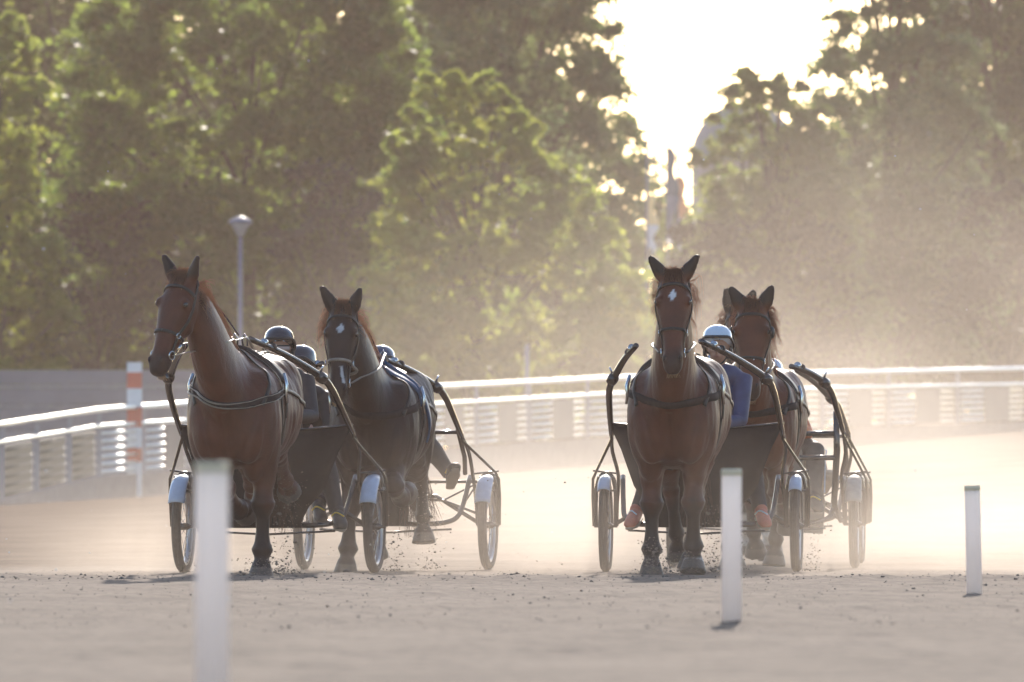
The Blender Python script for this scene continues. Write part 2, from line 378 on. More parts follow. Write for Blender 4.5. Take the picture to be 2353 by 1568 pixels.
def tree(name, label, cx, D, prof, top, bot, lm, nleaf, leaf=0.12, seed=0, clump=0.8, depth=0.8, group='trees beyond the outer fence', nclump=None, trunk_r=0.22, fill=0.35):
    """prof: list of (height fraction 0..1, half width m, x offset m)."""
    rg = np.random.default_rng(seed + 50)
    x0 = (cx - CX)/FP*D; y0 = D - 87; gzz = gz(x0, y0)
    root = empty(name, label, 'tree', (x0, y0, gzz), 0, group)
    hs = [p[0] for p in prof]; ws = [p[1] for p in prof]; ox = [p[2] for p in prof]
    nclump = nclump or 90
    hh = rg.uniform(0, 1, nclump*3); wv = np.interp(hh, hs, ws)
    keep = rg.uniform(0, max(ws), len(hh)) < wv + 0.15*max(ws); hh = hh[keep][:nclump]
    n = len(hh); wv = np.interp(hh, hs, ws); oo = np.interp(hh, hs, ox)
    ang = rg.uniform(0, 2*math.pi, n); rr = np.sqrt(rg.uniform(fill, 1, n))
    cs = clump*rg.uniform(0.55, 1.25, n)*np.clip(wv/max(ws), 0.4, 1)
    ccx = oo + np.cos(ang)*rr*np.maximum(wv - cs*0.6, 0.05); ccy = np.sin(ang)*rr*np.maximum(wv*depth - cs*0.6, 0.05)
    ccz = bot + hh*(top - bot) - cs*0.3
    per = max(10, nleaf//n)
    # leaves: dome-like shells on each clump, with sprays reaching outwards
    dirs = rg.normal(0, 1, (n, per, 3)); dirs[..., 2] = dirs[..., 2]*0.75 + 0.25
    dirs /= np.linalg.norm(dirs, axis=-1, keepdims=True)
    rad = cs[:,None]*np.abs(rg.normal(0.42, 0.30, (n, per)))*(1 + 0.45*np.sin(5*dirs[...,0] + ang[:,None]*5)*np.cos(4*dirs[...,2] + 3*ang[:,None]))
    st_ = np.stack([rg.uniform(.8,1.7,n), rg.uniform(.8,1.5,n), rg.uniform(.5,1.0,n)], -1)[:,None]
    dv = dirs*rad[...,None]*st_
    sl2 = rg.normal(0, .35, n)[:,None]; dv[...,2] += dv[...,0]*sl2 - 0.25*np.hypot(dv[...,0], dv[...,1])**2/np.maximum(cs[:,None], .1)
    pos = np.stack([ccx, ccy, ccz], -1)[:,None] + dv
    pos = pos.reshape(-1, 3); N = len(pos)
    # leaf quads folded along the middle
    a = rg.normal(0, 1, (N, 3)); a[:,2] *= 0.55; a /= np.linalg.norm(a, axis=1, keepdims=True)
    bb = np.cross(a, rg.normal(0, 1, (N, 3))); bb /= np.linalg.norm(bb, axis=1, keepdims=True)
    L = leaf*rg.uniform(0.6, 1.3, (N, 1)); W = L*0.42
    v = np.stack([pos - a*L*0.5, pos + bb*W - a*L*0.05, pos + a*L*0.55, pos - bb*W], 1).reshape(-1, 3)
    f = np.arange(N*4).reshape(-1, 4)
    o = np_mesh('crown', v, f, LM[lm], smooth=False); o.parent = root
    tb = MB()
    th = bot + (top-bot)*0.8
    pts = [Vector((np.interp(q, [0,1], [0, ox[-1]*0.8])+0.15*math.sin(q*5+seed), 0.1*math.sin(q*4), -0.2 + q*th)) for q in np.linspace(0, 1, 9)]
    tb.tube(pts, [trunk_r*(1.15 - q) for q in np.linspace(0, 1, 9)], 9)
    for k in range(0, n, max(1, n//26)):
        q = Vector((ccx[k], ccy[k], ccz[k])); hq = max(0.1, min(0.85, (q.z - 1.0)/max(th, 1)*0.8))
        bpt = pts[int(hq*8)]; mid = (bpt + q)*0.5 + Vector((0, 0, 0.25))
        tb.tube([bpt, mid, q], [trunk_r*0.38*(1.1-hq), trunk_r*0.22, 0.02], 6)
    tb.build('trunk', M['bark'], root)
    return root

# ------------------------------------------------------------------ background objects
def build_background():
    T = tree
    # big left hand tree, lower maple in front, tall hazy tree, right hand group
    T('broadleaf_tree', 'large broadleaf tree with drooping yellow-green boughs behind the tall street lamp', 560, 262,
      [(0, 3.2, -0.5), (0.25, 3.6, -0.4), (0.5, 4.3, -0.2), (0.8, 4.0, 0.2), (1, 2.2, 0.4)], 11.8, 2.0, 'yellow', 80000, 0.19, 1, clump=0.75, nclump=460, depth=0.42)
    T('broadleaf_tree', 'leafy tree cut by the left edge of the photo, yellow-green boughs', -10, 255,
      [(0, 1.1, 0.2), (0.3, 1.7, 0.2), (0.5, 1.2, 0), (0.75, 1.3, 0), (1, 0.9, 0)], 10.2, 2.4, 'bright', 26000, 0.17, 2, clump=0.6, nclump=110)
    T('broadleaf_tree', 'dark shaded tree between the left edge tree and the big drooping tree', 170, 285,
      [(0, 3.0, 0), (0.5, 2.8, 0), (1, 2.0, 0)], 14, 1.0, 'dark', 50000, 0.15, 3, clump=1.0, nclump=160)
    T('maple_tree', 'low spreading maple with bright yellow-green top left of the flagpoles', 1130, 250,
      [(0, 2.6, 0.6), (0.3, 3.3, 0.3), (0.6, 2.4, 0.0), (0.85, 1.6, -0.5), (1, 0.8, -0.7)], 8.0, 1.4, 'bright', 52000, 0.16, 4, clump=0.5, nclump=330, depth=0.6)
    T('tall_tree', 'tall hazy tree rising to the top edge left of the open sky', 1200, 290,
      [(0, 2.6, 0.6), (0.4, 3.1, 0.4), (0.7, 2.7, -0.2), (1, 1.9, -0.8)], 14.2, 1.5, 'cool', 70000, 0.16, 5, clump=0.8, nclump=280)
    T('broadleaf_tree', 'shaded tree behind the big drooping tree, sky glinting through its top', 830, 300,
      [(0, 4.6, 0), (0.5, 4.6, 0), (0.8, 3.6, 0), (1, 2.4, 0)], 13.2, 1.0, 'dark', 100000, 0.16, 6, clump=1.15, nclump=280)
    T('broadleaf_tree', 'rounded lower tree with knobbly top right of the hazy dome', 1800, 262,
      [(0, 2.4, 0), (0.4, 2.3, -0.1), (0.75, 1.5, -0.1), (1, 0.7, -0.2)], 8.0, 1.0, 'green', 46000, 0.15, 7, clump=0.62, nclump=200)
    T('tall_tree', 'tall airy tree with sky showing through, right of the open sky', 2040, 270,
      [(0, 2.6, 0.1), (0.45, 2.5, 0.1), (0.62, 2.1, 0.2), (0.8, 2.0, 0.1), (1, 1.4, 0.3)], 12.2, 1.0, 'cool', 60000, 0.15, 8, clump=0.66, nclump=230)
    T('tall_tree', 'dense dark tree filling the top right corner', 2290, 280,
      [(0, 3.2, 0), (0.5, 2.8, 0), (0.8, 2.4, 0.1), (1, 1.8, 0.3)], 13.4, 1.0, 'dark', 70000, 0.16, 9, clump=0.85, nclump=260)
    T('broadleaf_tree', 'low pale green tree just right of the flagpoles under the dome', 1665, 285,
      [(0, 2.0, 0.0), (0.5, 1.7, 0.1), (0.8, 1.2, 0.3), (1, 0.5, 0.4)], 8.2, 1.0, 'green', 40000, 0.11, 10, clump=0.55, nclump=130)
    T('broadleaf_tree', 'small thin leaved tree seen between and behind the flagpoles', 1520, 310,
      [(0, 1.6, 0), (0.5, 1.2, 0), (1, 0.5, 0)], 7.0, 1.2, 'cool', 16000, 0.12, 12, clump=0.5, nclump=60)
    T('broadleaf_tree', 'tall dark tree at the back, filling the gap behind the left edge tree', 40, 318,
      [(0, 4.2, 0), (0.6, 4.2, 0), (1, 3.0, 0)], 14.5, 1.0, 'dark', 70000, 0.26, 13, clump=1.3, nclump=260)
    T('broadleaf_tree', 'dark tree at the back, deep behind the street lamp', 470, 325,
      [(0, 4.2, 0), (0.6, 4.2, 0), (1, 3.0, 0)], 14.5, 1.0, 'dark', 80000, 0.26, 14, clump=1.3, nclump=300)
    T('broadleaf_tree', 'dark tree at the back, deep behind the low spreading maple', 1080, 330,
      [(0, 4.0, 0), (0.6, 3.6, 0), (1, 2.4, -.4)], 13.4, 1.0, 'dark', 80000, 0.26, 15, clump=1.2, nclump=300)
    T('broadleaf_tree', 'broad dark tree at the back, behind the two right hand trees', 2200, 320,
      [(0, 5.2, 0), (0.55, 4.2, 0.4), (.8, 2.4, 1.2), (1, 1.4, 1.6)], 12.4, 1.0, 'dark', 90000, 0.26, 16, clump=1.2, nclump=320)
    # undergrowth: hedge-like shrubs along the foot of the trees
    rg = random.Random(5)
    lab = ['dark shrub under the left edge tree', 'dusty shrub with pinkish flowers left of the street lamp', 'shaded shrub right behind the street lamp pole',
           'broad shaded shrub under the low maple', 'rounded shrub beneath the tall hazy tree', 'dust veiled shrub left of the flagpole feet',
           'dust veiled shrub right of the flagpole feet', 'low shrub under the knobbly topped tree', 'dust veiled shrub under the tall airy tree', 'shrub at the right edge under the dense dark tree']
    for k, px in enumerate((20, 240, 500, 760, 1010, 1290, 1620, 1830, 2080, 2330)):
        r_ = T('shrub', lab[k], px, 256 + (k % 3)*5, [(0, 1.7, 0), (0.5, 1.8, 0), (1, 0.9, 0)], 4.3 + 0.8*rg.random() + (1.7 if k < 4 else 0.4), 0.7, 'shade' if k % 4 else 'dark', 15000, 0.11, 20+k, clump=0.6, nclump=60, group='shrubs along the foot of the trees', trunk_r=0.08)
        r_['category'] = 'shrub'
    # far wood closing the view behind
    rgn = np.random.default_rng(77)
    n = 1500; x = rgn.uniform(-45, 45, n); y = rgn.uniform(262, 300, n); z = rgn.uniform(0.5, 6.8, n)
    gap = (x > 4.5) & (x < 9.0); z = np.where(gap, z*0.55, z)
    per = 60; pos = np.stack([x, y, z], -1)[:,None] + rgn.normal(0, 0.75, (n, per, 3)); pos = pos.reshape(-1, 3); N = len(pos)
    a = rgn.normal(0, 1, (N, 3)); a /= np.linalg.norm(a, axis=1, keepdims=True); b_ = np.cross(a, rgn.normal(0, 1, (N, 3))); b_ /= np.linalg.norm(b_, axis=1, keepdims=True)
    L = 0.34
    v = np.stack([pos - a*L*.5, pos + b_*L*.4, pos + a*L*.5, pos - b_*L*.4], 1).reshape(-1, 3)
    o = np_mesh('far_woodland', v, np.arange(N*4).reshape(-1, 4), LM['shade'], smooth=False); o['kind'] = 'stuff'
    # hazy dome
    D = 420; c = P(1712, 420, D); gzz = gz(c.x, c.y)
    rootd = empty('domed_hall', 'hazy blue-grey rounded dome rising between the flagpoles and the right hand trees', 'building', (c.x, c.y, gzz))
    r = 125/FP*D*1.0; ztop = HC + (YH - 236)/FP*D - gzz; zc = ztop - r*1.1
    m = MB(); rings = []
    for i_ in range(12):
        th = (i_/11)*math.pi/2*0.985; rings.append([Vector((r*math.cos(th)*math.cos(a_), r*math.cos(th)*math.sin(a_), zc + r*1.1*math.sin(th))) for a_ in [2*math.pi*k/40 for k in range(40)]])
    m.loft(rings); m.build('dome_roof', M['dome'], rootd)
    m = MB(); m.loft([[Vector((r*0.985*math.cos(a_), r*0.985*math.sin(a_), zz)) for a_ in [2*math.pi*k/40 for k in range(40)]] for zz in (-0.5, zc)]); m.build('drum_wall', M['concrete'], rootd)
    m = MB()
    for k in range(16):
        a_ = 2*math.pi*k/16
        m.tube([Vector((r*1.004*math.cos(th)*math.cos(a_), r*1.004*math.cos(th)*math.sin(a_), zc + r*1.104*math.sin(th))) for th in np.linspace(0, 1.5, 8)], 0.03, 5)
    m.build('roof_rib', M['dome'], rootd)
    # street lamp
    D = 236; c = P(552, 1000, D); gzz = gz(c.x, c.y); top = HC + (YH - 490)/FP*D - gzz
    e = empty('street_lamp', 'tall street lamp with shallow round shade in front of the left trees', 'street lamp', (c.x, c.y, gzz))
    MB().tube([(0,0,-0.1),(0,0,top-0.44)], [0.05, 0.036], 12).build('pole', M['pole'], e)
    MB().tube([(0,0,top-0.45),(0,0,top-0.40),(0,0,top-0.30),(0,0,top-0.20)], [0.045, 0.085, 0.12, 0.19], 20).build('diffuser', M['lampglass'], e)
    MB().tube([(0,0,top-0.20),(0,0,top-0.17),(0,0,top-0.11),(0,0,top-0.07),(0,0,top-.06)], [0.225, 0.235, 0.16, 0.06, 0.01], 24).build('lamp_shade', M['pole'], e)
    # flagpoles
    fl = [('leftmost flagpole, white and yellow flag hanging limp', 1487, 330, 1.0, [(0.9,0.78,0.5),(0.8,0.83,0.9)], [(0.30, 0.36), (0.62, 0.12)], 268, 345),
          ('middle flagpole, tallest, with a dark limp flag', 1534, 298, 1.0, [(0.30,0.32,0.38),(0.4,0.4,0.5)], [(0.10, 0.55)], 264, 300),
          ('right hand flagpole with an orange and grey limp flag', 1557, 318, 1.0, [(0.8,0.5,0.3),(0.35,0.35,0.45)], [(0.22, 0.50)], 266, 320)]
    for lab_, px, ty, wd, cols, spans, D, _ in fl:
        c = P(px, 1000, D); gzz = gz(c.x, c.y); top = HC + (YH - ty)/FP*D - gzz
        e = empty('flagpole', lab_, 'flagpole', (c.x, c.y, gzz), 0, 'flagpoles between the trees')
        MB().tube([(0,0,-0.1),(0,0,top)], [0.05, 0.025], 12).build('pole', M['pole'], e)
        MB().ell((0,0,top+0.03), 0.05).build('finial', M['pole'], e)
        fm = mat('flag_cloth', cols[0], 0.7, trans=(cols[0], 0.4)); fm2 = mat('flag_cloth_second', cols[1], 0.7, trans=(cols[1], 0.4))
        for (s0, ln) in spans:
            z1 = top*(1 - s0*0.55) ; z0 = z1 - ln*top*0.55
            for half, mm_ in ((0, fm), (1, fm2)):
                m = MB(); rings = []
                for q in np.linspace(0, 1, 16):
                    z = z1 + (z0 - z1)*(q*0.5 + half*0.5); wv = 0.035 + 0.075*math.sin(min(1, (q*0.5+half*0.5)*1.3)*math.pi*0.8) + 0.03*math.sin(q*9+half)
                    rings.append([Vector((0.04 + wv*0.6 + wv*math.cos(a_), 0.05*math.sin(a_)*(1+0.5*math.sin(3*a_+q*6)), z)) for a_ in [2*math.pi*k/12 for k in range(12)]])
                m.loft(rings).build('flag', mm_, e)
    # red and white striped marker post behind fence
    D = 198.6; c = P(309, 1000, D); gzz = gz(c.x, c.y); top = HC + (YH - 833)/FP*D - gzz
    e = empty('striped_marker_post', 'red and white striped furlong post standing at the left part of fence', 'marker post', (c.x, c.y, gzz))
    hw = 17/FP*D
    bands = [(833, 856, 'white'), (856, 893, 'red'), (893, 936, 'white'), (936, 982, 'red'), (982, 1030, 'white'), (1030, 1062, 'red'), (1062, 1140, 'white')]
    for k, (a_, b_, cn) in enumerate(bands):
        z1 = HC + (YH - a_)/FP*D - gzz; z0 = HC + (YH - b_)/FP*D - gzz
        if k == len(bands)-1: z0 = -0.1
        MB().box((0, 0, (z0+z1)/2), (hw, 0.022, (z1-z0)/2)).build('band', M[cn], e, smooth=False)
    # slim pole behind fence
    D = 228; c = P(1211, 1000, D); gzz = gz(c.x, c.y); top = HC + (YH - 795)/FP*D - gzz
    MBo = MB().tube([(0,0,-0.1),(0,0,top),(0,0,top+0.02)], [0.045, 0.042, 0.02], 12)
    o = MBo.build('slim_post', M['pole'], None); o.location = (c.x, c.y, gzz); tag(o, 'slim grey-lilac post sticking up behind the middle of the fence', 'post')
    # grey board barrier behind left
    D = 232; x0 = P(-160, 0, D).x; x1 = P(640, 0, D).x; c = P(240, 0, D)
    gzz = gz(c.x, c.y)
    e = empty('board_barrier', 'low grey board barrier behind the left stretch of fence', 'barrier', (c.x, c.y, gzz))
    tops = [850, 884, 893, 930, 938, 990, 1060]
    for k in range(len(tops)-1):
        z1 = HC + (YH - tops[k])/FP*D - gzz; z0 = HC + (YH - tops[k+1])/FP*D - gzz
        if k == len(tops)-2: z0 = -0.3
        MB().box((0, 0.02*(k % 2), (z0+z1)/2), ((x1-x0)/2, 0.04, (z1-z0)/2 - 0.006)).build('board', M['wall' if k % 2 == 0 else 'wall2'], e, smooth=False)
    for k in range(9):
        MB().box((-(x1-x0)/2 + (k+0.5)*(x1-x0)/9, 0.12, (HC + (YH-858)/FP*D - gzz)/2), (0.05, 0.05, (HC + (YH-858)/FP*D - gzz)/2)).build('post', M['fence_grey'], e, smooth=False)
    # far rail glint at right
    c0, c1 = P(2243, 768, 300), P(2420, 760, 300); gzz = gz(c0.x, c0.y)
    e = empty('far_handrail', 'short shiny handrail far off at the right edge', 'handrail', (c0.x, c0.y, gzz))
    d = c1 - c0; z = c0.z - gzz
    MB().tube([(0,0,z),(d.x, d.y, z+d.z)], 0.05, 10).build('rail', M['fence_white'], e)
    for k in range(3): MB().tube([(0.1+d.x*k*0.45,0,-0.2),(0.1+d.x*k*0.45,0,z)], 0.03, 8).build('post', M['fence_grey'], e)

def build_fence():
    xk = [-100, 0, 232, 977, 1203, 1390, 1985, 2353, 2560]
    Dk = [184, 188, 197, 212, 222, 228, 239, 246, 250]
    rk = [985, 976, 941, 890, 879, 869, 855, 847, 842]      # top rail centre
    mk = [1026, 1017, 979, 930, 917, 906, 890, 883, 878]    # mid rail
    bk = [1156, 1148, 1091, 1031, 1013, 1002, 979, 966, 961]  # slat bottom
    def at(px, arr): return float(np.interp(px, xk, arr))
    def pt(px, arr, dy=0): D = at(px, Dk); q = P(px, at(px, arr), D); q.y += dy; return q
    posts = [-75, 5, 85, 160, 228, 330, 430, 534, 640, 748, 858, 970, 1095, 1217, 1350, 1480, 1606, 1742, 1890, 2043, 2201, 2360, 2520]
    base = pt(1176, bk); org = Vector((base.x, base.y, gz(base.x, base.y)))
    e = empty('track_fence', 'long white railed outer fence curving behind the horses', 'fence', org)
    pxs = np.linspace(-90, 2540, 60)
    MB().tube([pt(x, rk) - org for x in pxs], 0.042, 14).build('top_rail', M['fence_white'], e)
    MB().tube([pt(x, mk) - org for x in pxs], 0.034, 14).build('middle_rail', M['fence_white'], e)
    # concrete kerb under the slats
    rings = []
    for x in pxs:
        q = pt(x, bk) - org; zt = q.z - 0.03; zb = gz(q.x + org.x, q.y + org.y) - org.z - 0.15
        rings.append([Vector((q.x, q.y-0.08, zb)), Vector((q.x, q.y+0.10, zb)), Vector((q.x, q.y+0.10, zt)), Vector((q.x, q.y-0.08, zt))])
    MB().loft(rings).build('kerb', M['concrete'], e, smooth=False)
    for i_, a_ in enumerate(posts):
        q = pt(a_, rk, 0.07) - org; zb = (pt(a_, bk) - org).z - 0.04
        MB().box((q.x, q.y, (q.z + zb)/2), (0.035, 0.03, (q.z - 0.045 - zb)/2)).build('post', M['fence_grey'], e, smooth=False)
    for a_, b_ in zip(posts[:-1], posts[1:]):
        left = b_ <= 230
        lo, hi = (0.35, 0.71) if b_ > 500 else (0.42, 0.86)
        # slats: six horizontal bars per bay
        m = MB()
        p0, p1 = a_ + (b_-a_)*0.05, b_ - (b_-a_)*0.07
        for k in range(6):
            u = (k + 1)/6.35
            q0 = pt(p0, mk).lerp(pt(p0, bk), u) - org; q1 = pt(p1, mk).lerp(pt(p1, bk), u) - org
            m.tube([q0, q1], [(0.030, 0.026) if not left else (0.014, 0.012)]*2, 10, up=(0,0,1))
        m.build('slat_panel', M['fence_white'] if not left else M['teal'], e)
        if b_ == 330: pass
        elif b_ > 228:
            x0_, x1_ = a_ + (b_-a_)*lo, a_ + (b_-a_)*hi
            q0, q1 = pt(x0_, mk) - org, pt(x1_, mk) - org; r0, r1 = pt(x0_, bk) - org, pt(x1_, bk) - org
            nn = Vector(((q1-q0).y, -(q1-q0).x, 0)).normalized()
            for q_ in (q0, q1, r0, r1): q_ += nn*0.05
            dz = Vector((0,0,-0.055)); th = nn*0.012
            m = MB(); m.loft([[q0+dz, q1+dz, r1, r0], [q0+dz+th, q1+dz+th, r1+th, r0+th]]); m.build('board', M['fence_board'], e, smooth=False)
        else:
            q0, q1 = pt(a_+6, mk) - org, pt(b_-6, mk) - org; r0, r1 = pt(a_+6, bk) - org, pt(b_-6, bk) - org
            nn = Vector(((q1-q0).y, -(q1-q0).x, 0)).normalized()
            for q_ in (q0, q1, r0, r1): q_ -= nn*0.03
            dz = Vector((0,0,-0.07)); th = -nn*0.012
            m = MB(); m.loft([[q0+dz, q1+dz, r1, r0], [q0+dz+th, q1+dz+th, r1+th, r0+th]]); m.build('board', M['teal'], e, smooth=False)

# ------------------------------------------------------------------ foreground posts
def build_posts():
    for lab_, px, ty, D, wpx, by in (('nearest white track post, large and blurred, standing before the left horse', 487, 1062, 36.0, 78, None),
                                 ('white track post in the middle ground before the diamond-marked bay', 1681, 1078, 56.5, 46, None),
                                 ('thin leaning white track post alone at the right side', 2239, 1116, 71.0, 36, None)):
        c = P(px, ty, D); gzz = gz(c.x, c.y); h = c.z - gzz
        r = wpx/2/FP*D
        e = empty('track_post', lab_, 'post', (c.x, c.y, gzz), 0, 'white posts along the inner edge of the track')
        m = MB(); m.tube([(0,0,-0.12),(0,0,h-0.02),(0,0,h-0.006)], [r, r, r*0.97], 28); m.build('shaft', M['post'], e)
        MB().tube([(0,0,h-0.03),(0,0,h-0.004),(0,0,h)], [r*1.03, r*1.03, r*0.9], 28).build('cap', M['postcap'], e)
        if D > 70: e.rotation_euler = (0, R(-1.2), 0)

# ------------------------------------------------------------------ horse
def ring_ell(c, u, v, ru, rv, n=20, p=2.2):
    out = []
    for k in range(n):
        a = 2*math.pi*k/n; ca, sa = math.cos(a), math.sin(a)
        out.append(c + u*(ru*math.copysign(abs(ca)**(2/p), ca)) + v*(rv*math.copysign(abs(sa)**(2/p), sa)))
    return out
def chain(start, segs, lean):
    """start (x,y,z); segs [(length, angle deg forward, lateral)]; forward is -y."""
    pts = [Vector(start)]
    for (L, a, lx) in segs:
        p = pts[-1]; pts.append(p + Vector((lx*L, -L*math.sin(R(a)), -L*math.cos(R(a)))))
    return pts
def seg_tube(mb, nodes, n=12):
    mb.tube([p for p, r in nodes], [r for p, r in nodes], n, up=(1,0,0))
def front_leg(mb, x, angs, lean, sc, y0=0.30, hoofs=None):
    p = chain((x, y0, 0.93*sc), [(0.42*sc, angs[0], lean), (0.33*sc, angs[1], lean), (0.12*sc, angs[2], lean), (0.095*sc, angs[3], lean)], lean)
    e, k, f, c, h = p
    L = lambda a, b, t: a.lerp(b, t)
    mb.tube([e + Vector((0,0,0.30)), e + Vector((0,0,0.12)), e, L(e,k,.22), L(e,k,.5), L(e,k,.78), L(e,k,.93), k, L(k,f,.12), L(k,f,.3), L(k,f,.6), L(k,f,.85), f, L(f,c,.5), c],
            [(r*1.12 if i > 6 else r) for i, r in enumerate([.10,.135,.130,.122,.098,.076,.082,.090,.078,.050,.046,.056,.078,.050,.058])], 14, up=(1,0,0), flat=0.92)
    mb.ell(k + Vector((0,-0.02,0)), (0.072, 0.070, 0.07))
    # hoof
    d = (h - c).normalized(); 
    mb.tube([c - d*0.03, c + d*0.01, h], [0.062, 0.076, 0.100], 16, up=(1,0,0))
    if hoofs is not None: hoofs.append((c, h))
    return p
def hind_leg(mb, x, angs, lean, sc, y0=1.33, hoofs=None):
    p = chain((x, y0, 1.16*sc), [(0.36*sc, angs[0], lean), (0.36*sc, angs[1], lean), (0.36*sc, angs[2], lean), (0.12*sc, angs[3], lean), (0.09*sc, angs[4], lean)], lean)
    hp, st, hk, f, c, h = p
    L = lambda a, b, t: a.lerp(b, t)
    mb.tube([hp, L(hp,st,.5), st, L(st,hk,.25), L(st,hk,.6), L(st,hk,.9), hk, L(hk,f,.15), L(hk,f,.5), L(hk,f,.85), f, L(f,c,.5), c],
            [.20,.20,.165,.135,.095,.068,.080,.066,.049,.058,.076,.050,.056], 14, up=(1,0,0), flat=0.85)
    mb.ell(hk + Vector((0,0.035,0.02)), (0.045,0.055,0.07))
    d = (h - c).normalized()
    mb.tube([c - d*0.03, c + d*0.01, h], [0.060, 0.074, 0.096], 16, up=(1,0,0))
    if hoofs is not None: hoofs.append((c, h))
    return p

def hair_mesh(name, strands, m, parent, w=0.004):
    mb = MB()
    for pts in strands:
        n = len(pts); mb.tube(pts, [w*(1 - 0.85*(i/(n-1))**1.5) for i in range(n)], 3, caps=False)
    return mb.build(name, m, parent)

def strap(name, bvh, pts, width, thick, m, parent, closed=False, lift=0.004, n=40, project=True, sm=3):
    sp = spline(pts, max(2, n//max(1, len(pts)-1)))
    P_, N_ = [], []
    for q in sp:
        loc, nor, _, _ = bvh.find_nearest(q)
        if loc is None: loc, nor = q, Vector((0,-1,0))
        if project and (loc - q).length < 0.25: P_.append(loc.copy())
        else: P_.append(q)
        N_.append(nor.copy())
    for _ in range(sm):
        P_ = [P_[0]] + [(P_[i-1] + P_[i]*2 + P_[i+1])/4 for i in range(1, len(P_)-1)] + [P_[-1]]
        N_ = [N_[0]] + [(N_[i-1] + N_[i] + N_[i+1]).normalized() for i in range(1, len(N_)-1)] + [N_[-1]]
    for i, p in enumerate(P_):
        loc, nor, _, _ = bvh.find_nearest(p)
        if loc is not None and (p - loc).dot(nor) < .001: P_[i] = loc + nor*.001
    rings = []
    for i, p in enumerate(P_):
        t = (P_[min(i+1, len(P_)-1)] - P_[max(i-1, 0)]).normalized(); nn = (N_[i] - t*N_[i].dot(t))
        nn = nn.normalized() if nn.length > 1e-5 else t.orthogonal().normalized(); s = t.cross(nn)
        c = p + nn*lift
        rings.append([c + s*width/2 - nn*thick*0.4, c + s*width*0.46 + nn*thick, c - s*width*0.46 + nn*thick, c - s*width/2 - nn*thick*0.4])
    mb = MB(); mb.loft(rings); return mb.build(name, m, parent)

